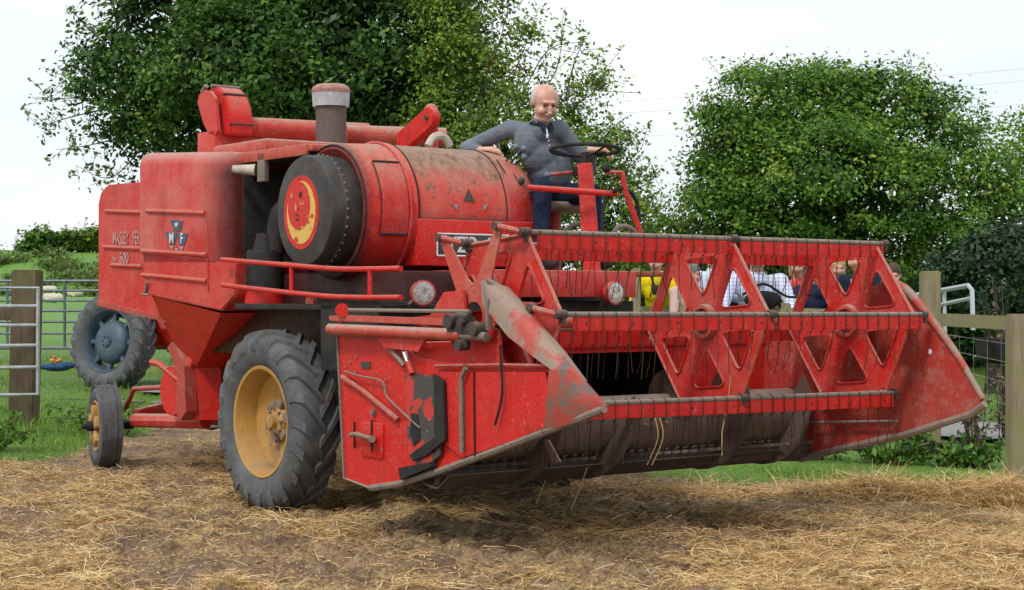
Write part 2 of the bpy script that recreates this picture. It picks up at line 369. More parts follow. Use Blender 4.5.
# ---- wheels
def make_tyre(Rt, Rr, W, lugs, lugh, name, mat='rubber', ribs=False):
    t = MB(); n = 72
    h = Rt-lugh
    prof = [(-W*.36, Rr), (-W*.43, Rr+.02), (-W*.5, Rr+(h-Rr)*.45), (-W*.485, Rr+(h-Rr)*.72), (-W*.43, h-.02), (-W*.36, h+.0), (-W*.15, h+.008), (0, h+.01)]
    prof = prof+[(-a, b) for a, b in prof[-2::-1]]
    t.lathe(prof, (0, 0, 0), (0, 1, 0), n)
    if ribs:
        for yy in (-.36, -.12, .12, .36):
            t.lathe([(W*(yy-.09), h-.005), (W*(yy-.085), Rt-.002*abs(yy)*10), (W*(yy+.085), Rt-.002*abs(yy)*10), (W*(yy+.09), h-.005)], (0, 0, 0), (0, 1, 0), n)
    for sgn in (-1, 1):
        for k in range(lugs):
            th0 = 2*math.pi*(k+(.5 if sgn > 0 else 0))/lugs
            secs = []
            for f, rad_, hh in ((-.04, h, 1), (.14, h+.004, 1), (.28, h-.0, 1), (.40, h-.012, 1.1), (.47, h-.05, 1.0), (.505, h-.10, .45)):
                th_ = th0+f*(1.15 if lugs < 30 else .8)*(.42/Rt)
                c, s_ = math.cos(th_), math.sin(th_)
                er = V(c, 0, s_); et = V(-s_, 0, c); yy = sgn*f*W
                dirv = (et*.55*-1+V(0, sgn, 0)*0.0)
                wd = .026*(Rt/.63) if f < .3 else .033*(Rt/.63)
                bot = er*(rad_-.01)+V(0, yy, 0)
                top = er*(rad_+lugh*hh if f < .46 else rad_+lugh*.5*hh)+V(0, yy*(1 if f < .46 else 1.045), 0)
                secs.append([bot-et*wd*1.25, top-et*wd, top+et*wd, bot+et*wd*1.25])
            vs = [[t.bm.verts.new(p) for p in sc] for sc in secs]
            for a, b in zip(vs, vs[1:]):
                for i in range(3): t.bm.faces.new((a[i], a[i+1], b[i+1], b[i]))
            t.bm.faces.new(vs[0]); t.bm.faces.new(vs[-1][::-1])
    return t
M_['rubber2'] = simple('tyre_side_rubber', (.13, .135, .14), .8, c2=(.075, .075, .075), scale=6, bmp=.2)
def tyre_material():
    m, nt, bs = newmat('worn_tyre'); co = objco(nt)
    sp = N(nt, 'ShaderNodeSeparateXYZ'); nt.links.new(co, sp.inputs[0])
    n1 = noise(nt, co, 6, 7, .7); n2 = noise(nt, co, 40, 5, .7)
    c = mix(nt, ramp(nt, n1, .35, .65), (.135, .138, .142), (.058, .059, .061))
    c = mix(nt, ramp(nt, n1, .56, .72, 0, .7), c, (.21, .17, .13))
    nt.links.new(c, bs.inputs['Base Color']); bs.inputs['Roughness'].default_value = .7; bs.inputs['Specular IOR Level'].default_value = .25
    bump(nt, bs, math_(nt, 'ADD', n1, math_(nt, 'MULTIPLY', n2, .4)), .3, .01); return m
M_['tyre'] = tyre_material()
def make_front_wheel():
    w = empty('front_wheel', (0, 0, 0), 0, comb)
    part(make_tyre(.635, .385, .33, 20, .034, 'tyre'), 'tyre', 'tyre', w, ang=40)
    r = MB(); W = .33
    r.lathe([(-.125, .392), (-.135, .385), (-.13, .365), (-.10, .355), (-.06, .34), (.02, .335), (.02, .30), (.035, .26), (.05, .14), (.05, .0)], (0, 0, 0), (0, 1, 0), 56)
    r.lathe([(.02, .335), (.10, .35), (.13, .39)], (0, 0, 0), (0, 1, 0), 56)
    rim = part(r, 'rim', 'yellow', w, ang=30)
    h = MB(); h.lathe([(.05, .11), (.0, .10), (-.015, .085), (-.02, .05), (-.06, .045), (-.065, .0)], (0, 0, 0), (0, 1, 0), 32)
    part(h, 'hub', 'yellow', w)
    b = MB()
    for k in range(8):
        a = 2*math.pi*k/8; b.cyl((.085*math.cos(a), -.03, .085*math.sin(a)), (.085*math.cos(a), .03, .085*math.sin(a)), .012, n=6)
    for k in range(6):
        a = 2*math.pi*k/6+.3; b.box((-.035, -.01, .10), (.035, .045, .15), .004, 2, Matrix.Rotation(a, 4, 'Y'))
    part(b, 'wheel_bolts', 'steel', w)
    return w
fw = make_front_wheel(); fw.location = (-.03, -1.175, .625)
fw2 = copy_tree(fw, comb); fw2.location = (0, 1.155, .625); fw2.rotation_euler = (0, R(11), math.pi)
def make_rear_wheel():
    w = empty('rear_wheel', (0, 0, 0), 0, comb)
    part(make_tyre(.365, .22, .20, 0, .014, 'tyre', ribs=True), 'tyre', 'tyre', w, ang=30)
    r = MB(); r.lathe([(-.085, .225), (-.09, .215), (-.06, .20), (-.03, .17), (-.055, .12), (-.06, .0)], (0, 0, 0), (0, 1, 0), 40)
    for k in range(5):
        a = 2*math.pi*k/5; r.box((-.05, -.115, .07), (.05, -.05, .18), .012, 2, Matrix.Rotation(a, 4, 'Y'))
    part(r, 'rim', 'yellow', w)
    part(MB().cyl((0, -.06, 0), (0, -.16, 0), .045, n=20).cyl((0, -.16, 0), (0, -.20, 0), .022, n=12).cyl((0, 0, 0), (0, .25, 0), .035), 'hub', 'black', w)
    return w
rw = make_rear_wheel(); rw.location = (-3.66, -.86, .36); rw.rotation_euler = (0, 0, R(-13))
rw2 = copy_tree(rw, comb); rw2.location = (-3.60, .80, .36); rw2.rotation_euler = (0, R(20), math.pi-R(9))
# ---- engine drum, housing and cowl : one long cylinder across the machine
AX, AZ = .30, 2.075
dr = MB(); dr.lathe([(0, 0.0), (0, .355), (.004, .370), (.02, .378), (.10, .380), (.105, .386), (.115, .386), (.12, .380), (.24, .380)], (AX, -1.15, AZ), (0, 1, 0), 64)
drum = part(dr, 'engine_air_drum', 'drum', ang=30)
def disc(r, t, dx, dz, y, mat, name, rz=1.):
    b = MB(); b.lathe([(0, r), (-t, r), (-t, 0)], (0, 0, 0), (0, 1, 0), 40)
    bmesh.ops.transform(b.bm, matrix=Matrix.Translation((AX+dx, y, AZ+dz)) @ Matrix.Diagonal((1, 1, rz, 1)), verts=b.bm.verts[:])
    return part(b, name, mat, drum)
disc(.235, .003, -.035, -.01, -1.150, 'red_clean', 'emblem_ring', 1.08)
disc(.192, .003, -.030, -.012, -1.1535, 'yellow_flat', 'emblem_crescent', 1.12)
disc(.150, .003, -.055, .035, -1.157, 'emblem_red', 'emblem_centre', 1.10)
b = MB()
for k in range(7):
    b.ball((AX-.06+.03*random.uniform(-1, 1), -1.160, AZ-.02+.05*random.uniform(-1, 1)), .009, (1, .3, 1), 8); part(b, 'emblem_hole', 'black', drum); b = MB()
b.ball((AX-.03, -1.160, AZ+.11), .022, (1, .15, 1), 12)
part(b, 'emblem_hole', 'black', drum)
b = MB()
for k in range(40):
    a = 2*math.pi*k/40; b.ball((AX+.385*math.cos(a), -1.035, AZ+.385*math.sin(a)), .009, seg=6)
part(b, 'rivets', 'steel', drum)
hs = MB(); hs.lathe([(.03, .385), (.0, .43), (.008, .455), (.04, .47), (.38, .485), (.40, .495), (.41, .485)], (AX, -.945, AZ+.0), (0, 1, 0), 72)
hs.lathe([(.22, .375), (.03, .385)], (AX, -.945, AZ), (0, 1, 0), 72)
hous = part(hs, 'fan_housing', 'housing', ang=30)
# hatch on the housing
rows = []
for k in range(9):
    a = R(42)-R(62)*k/8
    rows.append([V(AX+.485*math.cos(a), y, AZ+.485*math.sin(a)) for y in (-.83, -.62)])
part(MB().sheet(rows, .008), 'hatch', 'red', hous)
part(MB().tube([r_[0] for r_ in rows], .006, 5).tube([r_[1] for r_ in rows], .006, 5), 'hatch_edge', 'black', hous)
part(MB().tube([rows[0][0]+V(.006, 0, .004), rows[0][1]+V(.006, 0, .004)], .010, 6).tube([rows[-1][0]+V(.008, 0, 0), rows[-1][1]+V(.008, 0, 0)], .010, 6), 'hatch_hinge', 'black', hous)
cw = MB(); cw.lathe([(0, .40), (.004, .478), (.02, .482), (.74, .482), (.746, .474), (.752, .482), (.78, .482)], (AX, -.53, AZ), (0, 1, 0), 72)
cowl = part(cw, 'engine_cowl', 'cowl', ang=30)
def ring(y, r, t, name, parent, mat='black', a0=-100, a1=190):
    part(MB().tube([V(AX+r*math.cos(R(a)), y, AZ+r*math.sin(R(a))) for a in range(a0, a1, 6)], t, 6), name, mat, parent)
ring(-.532, .488, .008, 'seam', hous); ring(.215, .4835, .005, 'seam', cowl); ring(-.94, .455, .008, 'rubber_seal', hous); ring(-.60, .492, .011, 'band', hous, 'red')
ce = MB(); ce.lathe([(0, .481), (.10, .474), (.2, .455), (.27, .425), (.32, .36), (.33, 0)], (AX, .252, AZ), (0, 1, 0), 64)
cap = part(ce, 'cowl_end_cap', 'red', ang=30)
part(MB().tube([V(AX+.482*math.cos(R(-7)), -.52, AZ+.482*math.sin(R(-7))), V(AX+.482*math.cos(R(-7)), .25, AZ+.482*math.sin(R(-7)))], .011, 6), 'cowl_seam', 'black', cowl)
# worn triple-panel badge on the cowl (three faded wedges)
def cowlpt(px, py, off=.003):
    # march the ray to the cylinder surface
    best = None
    for k in range(400):
        x = AX+.49-.49*k/400; p = U(px, py, X=x)
        if (p.x-AX)**2+(p.z-AZ)**2 <= .482**2:
            n = V(p.x-AX, 0, p.z-AZ).normalized(); return V(AX, p.y, AZ)+n*(.482+off)
    return U(px, py, X=AX+.48)
for pts, mt in (([(453, 205), (458, 205), (456, 210)], 'grey_logo'), ([(482, 205), (487, 205), (484, 211)], 'grey_logo'), ([(463, 201), (475, 202), (468, 189)], 'darksteel')):
    part(MB().prism([cowlpt(*p) for p in pts], (.003, 0, .001)), 'worn_badge', mt, cowl, smooth=False)
# front panel with the number plate
fp = MB(); fp.box((.30, -.545, 1.70), (.80, .50, 2.02), .01)
pan = part(fp, 'engine_front_panel', 'red_clean')
pl0 = U(437, 233, X=.81); pl1 = U(500, 252, X=.81)
part(MB().box((.800, pl0.y, 1.765), (.806, pl0.y+.62, 1.925), .002), 'number_plate', 'plate', pan)
pb = MB()
z0, z1, y0, y1 = 1.77, 1.92, pl0.y+.005, pl0.y+.615
for a, b in (((y0, z0), (y1, z0)), ((y0, z1), (y1, z1)), ((y0, z0), (y0, z1)), ((y1, z0), (y1, z1))):
    pb.tube([V(.807, a[0], a[1]), V(.807, b[0], b[1])], .006, 4)
part(pb, 'plate_border', 'white', pan)
TF = Matrix(((0, 0, 1, 0), (1, 0, 0, 0), (0, 1, 0, 0), (0, 0, 0, 1)))
text_mesh('plate_lettering', 'YZR 43', .155, Matrix.Translation((.8075, pl0.y+.31, 1.843)) @ TF, M_['white'], pan, .001, .95)
# cowl fittings
b = MB(); b.tube([U(428, 146, X=.15), U(434, 137, X=.15), U(444, 137, X=.15), U(450, 146, X=.15)], .03, 8, 4)
part(b, 'breather_pipe', 'cream')
# roof rail over the engine bay
b = MB(); b.box((-.93, -1.00, 2.50), (.16, .55, 2.55), .012); b.box((-.93, -1.02, 2.475), (.10, -.99, 2.552), .006)
rp_ = part(b, 'engine_roof_panel', 'red_tan'); part(MB().box((-.83, -.985, 2.47), (.10, .5, 2.497)), 'roof_underside', 'black', rp_)  # thin black sheet covering the underside of the roof panel
part(MB().cyl(U(233, 169, Y=-1.12), U(256, 170, Y=-1.0), .028, .045, 14), 'funnel_pipe', 'cream')
part(MB().box(U(257, 182, Y=-1.02), U(261, 160, Y=-1.02)+V(.05, .04, .05), .004), 'hanging_bracket', 'steel')
b = MB(); b.box((-.80, -.55, 1.3), (.25, .5, 2.45), .02)
part(b, 'engine_block', 'black')
b = MB(); b.tube([V(-.1, -.7, 2.32), V(-.42, -.72, 2.24), V(-.55, -.86, 2.1), V(-.55, -.9, 1.8)], .07, 14, 5)
part(b, 'intake_pipe', 'black')
m0 = U(265, 250, Y=-.95)
mf = part(MB().lathe([(0, .09), (0, .125), (-.02, .135), (-.30, .135), (-.30, .0)], (m0.x, -.95, m0.z), (0, 0, 1), 28).lathe([(0, .09), (.12, .06), (.12, 0)], (m0.x, -.95, m0.z), (0, 0, 1), 20), 'air_cleaner_bowl', 'black')
part(MB().lathe([(-.295, .137), (-.40, .15), (-.41, .14), (-.41, 0)], (m0.x, -.95, m0.z), (0, 0, 1), 28), 'oil_cup', 'red_clean', mf)
part(MB().lathe([(0, .0), (.0, .05), (.03, .055), (.03, 0)], U(313, 303, Y=-.95), (0, -1, 0), 20), 'small_pulley', 'red_dull')
M_['red_dusty'] = paint('dusty_cap_paint', (.34, .10, .075), (.38, .24, .19), dust=1., side_dust=.5, dustc=(.42, .30, .25), rust=.5)
# air pre-cleaner on the roof
ac = U(331, 142, Y=-.2); ax_, ay_ = ac.x, ac.y; AB = 2.56; sc = .12
a1 = part(MB().lathe([(0, .118), (.33, .118), (.34, .10), (.34, 0)], (ax_, ay_, AB+.06), (0, 0, 1), 36), 'air_intake_stack', 'mesh')
part(MB().lathe([(.0, .10), (.0, .140), (.105, .146), (.105, .10)], (ax_, ay_, AB+.395), (0, 0, 1), 36, True), 'glass_band', 'glass_band', a1)
part(MB().lathe([(.105, .148), (.125, .150), (.15, .14), (.17, .11), (.175, .0)], (ax_, ay_, AB+.395), (0, 0, 1), 36), 'stack_cap', 'red_dusty', a1)
part(MB().cyl((ax_, ay_, AB-.02), (ax_, ay_, AB+.07), .125, n=32), 'stack_collar', 'steel', a1)
# grain elevator head
YE = -.80
tp = poly([(197, 102), (199, 94), (204, 90), (210, 91), (215, 98), (216, 112), (218, 131), (214, 136), (209, 135), (203, 124)], Y=YE)
ev = part(MB().prism(tp, (0, .03, 0), .006), 'elevator_chain_cover', 'red')
cp = poly([(211, 86), (215, 84), (226, 84), (233, 90), (238, 103), (240, 125), (238, 139), (216, 140), (213, 128), (215, 100), (210, 92)], Y=YE+.08)
cp = [V(p.x-.02, p.y, p.z) for p in cp]
cp2 = [V(-2.0, -.73, 3.09), V(-1.95, -.73, 3.15), V(-1.86, -.73, 3.165), V(-1.76, -.73, 3.145), V(-1.67, -.73, 3.09), V(-1.60, -.73, 3.0), V(-1.56, -.73, 2.88), V(-1.57, -.73, 2.76), V(-1.95, -.73, 2.75), V(-1.98, -.73, 2.9)]
eh = part(MB().prism(cp2, (0, .20, 0), .012), 'elevator_head', 'red_clean', ang=50)
part(MB().tube([V(-1.99, -.76, 3.13), V(-1.92, -.76, 3.175)], .02, 8).tube([V(-1.86, -.75, 3.17), V(-1.86, -.5, 3.17)], .013, 8), 'elevator_hinge', 'steel', eh)
part(MB().box((-1.70, -.735, 3.082), (-1.655, -.525, 3.097), .003), 'strap', 'darksteel', eh); part(MB().box((-1.585, -.735, 2.84), (-1.555, -.525, 2.853), .003), 'strap', 'darksteel', eh)
part(MB().box((-2.0, -.80, 2.55), (-1.70, -.36, 2.80), .006), 'elevator_leg', 'red')
part(MB().cyl(V(-1.72, -.55, 2.84), V(-1.72, .62, 2.86), .085, n=20), 'tank_auger_tube', 'red')
part(MB().box((-1.55, -.9, 2.55), (-.7, .8, 2.66), .03), 'tank_lid', 'red_tan')
part(MB().cyl(V(-1.2, .1, 2.78), V(-.9, .85, 2.78), .075, n=18), 'cross_auger_tube', 'red_tan')
ra_, rb_ = U(402, 140, Y=.35), U(427, 118, Y=.35)
pill = []
dv = (rb_-ra_); ang0 = math.atan2(dv.z, dv.x)
for k in range(13):
    a = ang0-math.pi/2+math.pi*k/12; pill.append(rb_+V(math.cos(a)*.085, 0, math.sin(a)*.085))
for k in range(13):
    a = ang0+math.pi/2+math.pi*k/12; pill.append(ra_+V(math.cos(a)*.085, 0, math.sin(a)*.085))
pc = part(MB().prism(pill, (0, .07, 0), .006), 'chain_case', 'red_clean', ang=50)
part(MB().cyl(rb_+V(0, -.02, 0), rb_+V(0, .02, 0), .018), 'chain_bolt', 'darksteel', pc)
part(MB().cyl(rb_+V(-.15, .14, -.22), rb_+V(-.15, .14, .08), .055, n=16).ball(rb_+V(-.15, .14, .08), .055), 'vent_cap', 'red', pc)
# walkway rail along the right-hand side
def railpts(l): return [U(x, y, Y=-1.22) for x, y in l]
b = MB(); b.tube(railpts([(222, 259.5), (293, 265.5), (340, 269), (401, 268.5)]), .018, 10, 6)
b.tube(railpts([(222, 285), (293, 293), (340, 297), (401, 297.5)]), .018, 10, 6)
for x, y0_, y1_ in ((291.5, 265.5, 293), (370, 269, 297)):
    b.tube([U(x, y0_, Y=-1.22), U(x, y1_, Y=-1.22)], .016, 8)
part(b, 'walkway_rail', 'red_clean')
b = MB(); b.box((-.6, -1.2, 1.40), (1.35, -.55, 1.44), .006)
part(b, 'walkway_floor', 'black')
# ---- operator platform
z_t = 1.655
pf = MB(); pf.box((.75, -.42, z_t-.02), (1.38, 1.35, z_t+.012), .004); pf.box((-.3, .60, z_t-.05), (.8, 1.35, z_t+.012), .004)
pt = part(pf, 'platform_floor', 'red_dull')
part(MB().box((1.375, -.42, 1.485), (1.40, .885, 1.668), .008), 'platform_front', 'red')
part(MB().box((.6, -1.2, 1.0), (1.30, .95, 1.46), .01), 'underbody_shield', 'black')
for px_, py_ in ((423, 293), (615, 293)):
    p = U(px_, py_, X=1.47)
    aim = V(.93, -.25, -.05).normalized()
    if px_ > 500: aim = V(.95, .05, -.03).normalized()
    hl = part(MB().lathe([(-.10, 0), (-.09, .035), (-.05, .072), (0, .082), (.012, .082), (.014, .074)], p, aim, 32), 'headlight', 'red')
    part(MB().lathe([(.010, .0), (.014, .04), (.010, .074)][::-1], p, aim, 32), 'lens', 'lamp_glass', hl)
    part(MB().cyl(p+V(-.05, 0, -.02), p+V(-.16, 0, -.08), .014), 'bracket', 'steel', hl)
# steering column and wheel
SC = U(585, 150, X=1.0)
cb = U(591, 250, X=1.06)
sc_ = part(MB().tube([V(cb.x+.02, cb.y, 1.66), V(SC.x, SC.y, SC.z-.10)], .07, 4, rr=(.086, .070)), 'steering_column', 'red', ang=20)
ax = (V(SC.x, SC.y, SC.z)-V(cb.x, cb.y, cb.z)); ax = V(-.07, .05, 1).normalized()
u_, v_ = basis(ax)
sw = MB(); n = 40; RW = .245
ring = [SC+V(0, 0, 0)+(u_*math.cos(2*math.pi*k/n)+v_*math.sin(2*math.pi*k/n))*RW for k in range(n+1)]
sw.tube(ring, .0145, 8)
for k in range(3):
    a = 2*math.pi*k/3+.5; sw.tube([SC-ax*.05, SC-ax*.035+(u_*math.cos(a)+v_*math.sin(a))*RW*.5, SC+(u_*math.cos(a)+v_*math.sin(a))*RW], .009, 6)
sw.cyl(SC-ax*.13, SC-ax*.02, .028)
part(sw, 'steering_wheel', 'black')
b = MB(); p0 = U(583, 171, X=.93); p1 = U(547, 175, X=.8)
b.tube([p0, p1], .014, 8); lv = part(b, 'column_lever', 'red_dull')
part(MB().ball(p1, .024, (1.5, 1, 1)), 'lever_knob', 'knob', lv)
part(MB().box(U(577, 176, X=.93)-V(.03, .02, .0), U(582, 167, X=.93)+V(.02, .02, 0), .004), 'lever_bracket', 'black', lv)
b = MB(); b.tube([U(528, 187.5, X=.93), U(617, 194, X=1.25)], .022, 10)
part(b, 'cross_rail', 'red_clean')
b = MB(); b.tube([U(605, 172, X=1.3), U(622, 172.5, X=1.3)], .013, 8); b.tube([U(622, 173, X=1.3), U(625, 190, X=1.3), U(641, 234, X=1.3), U(644, 260, X=1.3)], .021, 8)
hr_ = part(b, 'platform_handrail', 'red'); part(MB().ball(U(606, 168, X=1.3), .034, seg=12), 'handle_knob', 'black', hr_)
b = MB(); b.tube([U(613, 192, X=1.25), U(624, 188, X=1.3), U(636, 200, X=1.3), U(640, 222, X=1.3)], .014, 8, 6)
b.tube([U(612, 194, X=1.22), U(604, 205, X=1.2), U(602, 236, X=1.2), U(604, 262, X=1.2)], .014, 8, 5)
part(b, 'hose', 'black')
b = MB(); b.tube([U(564, 236, X=.7), U(572, 225, X=.7), U(584, 223, X=.7)], .018, 8, 5); part(b, 'grab_rail', 'steel'); b = MB(); b.tube([U(610, 240, X=1.0), U(618, 227, X=1.0), U(632, 229, X=1.0), U(637, 240, X=1.0)], .018, 8, 5)
part(b, 'grab_rail', 'steel')
# seat
ST = V(.42, .93, 2.17)
se = MB(); se.box((ST.x-.20, ST.y-.23, ST.z-.05), (ST.x+.24, ST.y+.23, ST.z+.02), .03, 3); se.box((ST.x-.24, ST.y-.22, ST.z), (ST.x-.18, ST.y+.22, ST.z+.25), .025, 3)
st = part(se, 'driver_seat', 'steel')
part(MB().cyl((ST.x, ST.y, 1.66), (ST.x, ST.y, ST.z-.04), .05), 'seat_post', 'red_dull', st)
# console levers on the cowl end
for (bx_, by_, kx_, ky_) in ((505, 163, 516, 147), (509, 165, 524, 149), (513, 166, 524, 157)):
    p = U(bx_, by_, X=.55); q = U(kx_, ky_, X=.62)
    lv = part(MB().tube([p, q], .007, 6), 'gear_lever', 'black')
    part(MB().ball(q, .026, seg=14), 'lever_knob', 'knob', lv)
b = MB(); b.ball(cowlpt(521, 181), .03, (.6, 1, 1), 12); part(b, 'cap_fitting', 'darksteel'); b = MB(); b.ball(cowlpt(530, 192), .018, seg=8)
part(b, 'cap_fitting', 'darksteel')
part(MB().tube([V(AX+.40, .26, AZ+.30), V(AX+.30, .26, AZ+.395)], .005, 6).tube([V(AX+.40, .36, AZ+.26), V(AX+.30, .36, AZ+.36)], .005, 6), 'lever_slot', 'black', cap)
# ================================================================= HEADER
YN, YF = -1.50, 1.50
def NP(px, Y=YN): return poly(px, Y=Y)
def xz(x, z, y): return V(x, y, z)
# near (right-hand) end sheet
es = MB()
es.prism(NP([(338, 335), (378, 337), (400, 345), (415, 355), (440, 362), (560, 366), (575, 395), (560, 426), (500, 449), (440, 471), (400, 484), (370, 487), (345, 478)]), (0, .014, 0))
near = part(es, 'header_end_sheet', 'red_clean')
def chip_mat(name, a, b_, lo_, hi_, sc=7):
    m, nt, bs = newmat(name); co = objco(nt); n1 = noise(nt, co, sc, 6, .6); n2 = noise(nt, co, 40, 5, .7)
    c = mix(nt, ramp(nt, n1, lo_, hi_), a, b_); c = mix(nt, ramp(nt, n2, .55, .65, 0, .5), c, (.12, .08, .06))
    nt.links.new(c, bs.inputs['Base Color']); bs.inputs['Roughness'].default_value = .5; bump(nt, bs, n1, .2, .01); return m
M_['cone'] = chip_mat('worn_cone', (.29, .20, .15), (.42, .06, .04), .47, .57, 5)
M_['point'] = chip_mat('worn_point', (.17, .12, .10), (.42, .06, .04), .42, .50, 6)
M_['red_chip'] = chip_mat('chipped_red_over_black', (.055, .05, .048), (.52, .03, .022), .53, .55)
near.data.materials[0] = M_['red_clean']
# flange around the back of the sheet, rivets
part(MB().tube([p+V(0, -.006, 0) for p in NP([(378, 337), (338, 335), (345, 478), (371, 488)])], .010, 6), 'sheet_edge', 'steel', near)
# forward recessed panels and upright ribs
part(MB().prism(NP([(440, 372), (545, 372), (556, 424), (505, 444), (462, 458), (440, 440)], YN-.02), (0, .012, 0), .003), 'forward_panel', 'red_clean', near)
part(MB().tube(NP([(436, 366), (500, 365), (548, 366)], YN-.025), .012, 6), 'panel_rim', 'red_dull', near)
part(MB().tube(NP([(474, 372), (475, 456)], YN-.022), .008, 6), 'seam', 'red_dark', near)
part(MB().tube(NP([(466, 368), (461, 378), (462, 452)], YN-.045), .014, 8), 'drain_pipe', 'steel', near)
part(MB().tube(NP([(500, 345), (501, 366), (502, 395), (495, 425)], YN-.05), .008, 6, 4), 'hose', 'black', near)
# skid tube under the end sheet, sweeping up to the divider point
sk = NP([(371, 488), (400, 484), (440, 471), (500, 449), (560, 426), (604, 409)], YN-.005)
part(MB().tube(sk, .021, 8), 'skid_tube', 'steel', near)
# bracket and shields
br = MB(); br.prism(NP([(405, 373), (431, 374), (438, 384), (440, 455), (424, 470), (408, 454)], YN-.03), (0, .02, 0), .003)
blk = part(br, 'worn_shield', 'red_chip', near)
part(MB().prism(NP([(433, 374), (443, 381), (445, 440), (426, 456), (412, 461), (409, 455), (434, 437)], YN-.048), (0, .02, 0), .003), 'shield_lip', 'black', near)
part(MB().prism(NP([(411, 413), (417, 414), (419, 430), (420, 440), (413, 446), (410, 434)], YN-.036), (0, .01, 0)), 'opening', 'black', near)
part(MB().prism(NP([(398, 468), (430, 462), (431, 467), (408, 476), (400, 480)], YN-.05), (0, .05, 0)), 'foot_plate', 'black', near)
part(MB().tube(NP([(342, 377), (363, 391), (398, 420)], YN-.018), .017, 8), 'brace_bar', 'red_dull', near)
part(MB().tube(NP([(345, 371), (360, 376), (382, 381), (386, 395), (398, 408), (420, 428)], YN-.035), .006, 6, 3), 'cable', 'steel', near)
part(MB().tube(NP([(378, 337), (386, 345), (398, 358), (404, 366)], YN-.03), .013, 6, 3), 'bent_pipe', 'steel', near)
part(MB().tube(NP([(350, 435), (356, 434), (373, 439)], YN-.045), .014, 8), 'handle', 'steel', near)
part(MB().cyl(*[U(372, 439, Y=YN-k) for k in (.0, .07)], .022, n=12), 'handle_boss', 'steel', near)
part(MB().box(U(361, 456, Y=YN-.012), U(384, 424, Y=YN-.002)+V(0, .01, 0), .002), 'cover_plate', 'red_clean', near)
part(MB().box(U(353.3, 448, Y=YN-.012), U(355.2, 422, Y=YN-.002)), 'slot', 'black', near)
part(MB().box(U(370.5, 452, Y=YN-.022), U(372.7, 420, Y=YN-.012)), 'slot', 'black', near)
part(MB().box(U(361, 368, Y=YN-.008), U(370.5, 362, Y=YN-.001)), 'maker_plate', 'plate', near)
part(MB().box(U(370, 416, Y=YN-.03), U(376, 410, Y=YN-.001), .004), 'clip', 'steel', near)
b = MB()
for x, y in ((356, 357), (350, 362), (345, 367), (366, 429), (379, 428), (361, 450), (382, 450), (348, 372), (355, 372), (385, 380), (383, 386), (430, 420), (427, 432), (406, 443), (484, 420), (504, 424)):
    b.ball(U(x, y, Y=YN-.03 if x > 404 and x < 440 else YN-.012), .009, (1, .6, 1), 6)
for k in range(13): b.ball(U(339+.5*k, 345+10.5*k, Y=YN-.002), .006, (1, .6, 1), 6)
part(b, 'bolts', 'steel', near)
# hydraulic ram and gusset
part(MB().cyl(U(404, 352, Y=YN-.04), U(409, 366, Y=YN-.04), .013, n=12), 'ram_rod', 'chrome', near)
part(MB().cyl(U(408, 362, Y=YN-.04), U(412, 374, Y=YN-.04), .02, n=12), 'ram_body', 'red_clean', near)
gs = MB(); gs.prism(NP([(376, 336), (426, 338), (418, 352), (384, 348)], YN-.06), (0, .02, 0), .003)
part(gs, 'gusset', 'red', near)
# reel arm: upper channel, lower tube, thin rod
am = MB(); am.prism(NP([(328, 316), (340, 315), (452, 319), (452, 326), (330, 321)], YN-.05), (0, .05, 0), .004)
arm = part(am, 'reel_arm', 'red_tan')
part(MB().cyl(U(330, 329, Y=YN-.07), U(462, 335, Y=YN-.07), .034, n=18), 'arm_tube', 'red_tan', arm)
part(MB().cyl(U(329.6, 329, Y=YN-.07), U(331, 329, Y=YN-.07), .024, n=16), 'tube_end', 'black', arm)
part(MB().cyl(U(462, 335, Y=YN-.07), U(487, 337, Y=YN-.07), .026, n=14), 'inner_tube', 'steel', arm)
part(MB().cyl(U(349, 310, Y=YN-.04), U(470, 311.5, Y=YN-.04), .011, n=8), 'control_rod', 'steel', arm)
part(MB().cyl(U(342, 310, Y=YN-.07), U(342, 310, Y=YN+.0), .042, n=20).box(U(340, 325, Y=YN-.04), U(344, 312, Y=YN-.02)), 'rod_wheel', 'red_clean', arm)
b = MB(); c = U(462, 327, Y=YN-.07)
b.box(c-V(.12, .03, .05), c+V(.14, .05, .03), .02); b.cyl(c+V(.16, -.05, -.01), c+V(.16, .03, -.01), .038, n=14); b.cyl(c+V(-.06, -.06, .03), c+V(-.06, .04, .03), .042, n=14); b.cyl(c+V(-.01, -.02, .06), c+V(.10, -.02, .055), .024, n=12); b.cyl(c+V(.06, -.06, .03), c+V(.06, .03, .03), .028, n=6); b.box(c+V(-.03, -.02, -.12), c+V(.05, .02, -.02), .02); b.cyl(c+V(.01, -.04, -.10), c+V(.01, .03, -.10), .03, n=12)
part(b, 'arm_clamp', 'darksteel', arm)
part(MB().prism(NP([(443, 292), (463, 290), (466, 318), (500, 330), (499, 362), (455, 345), (440, 322), (406, 318), (430, 315)], YN+.03), (0, .02, 0), .004), 'arm_plate', 'red', arm)
part(MB().prism(NP([(455, 345), (500, 330), (502, 366), (410, 362), (412, 352)], YN+.015), (0, .01, 0)), 'arm_backing', 'red_clean', arm)
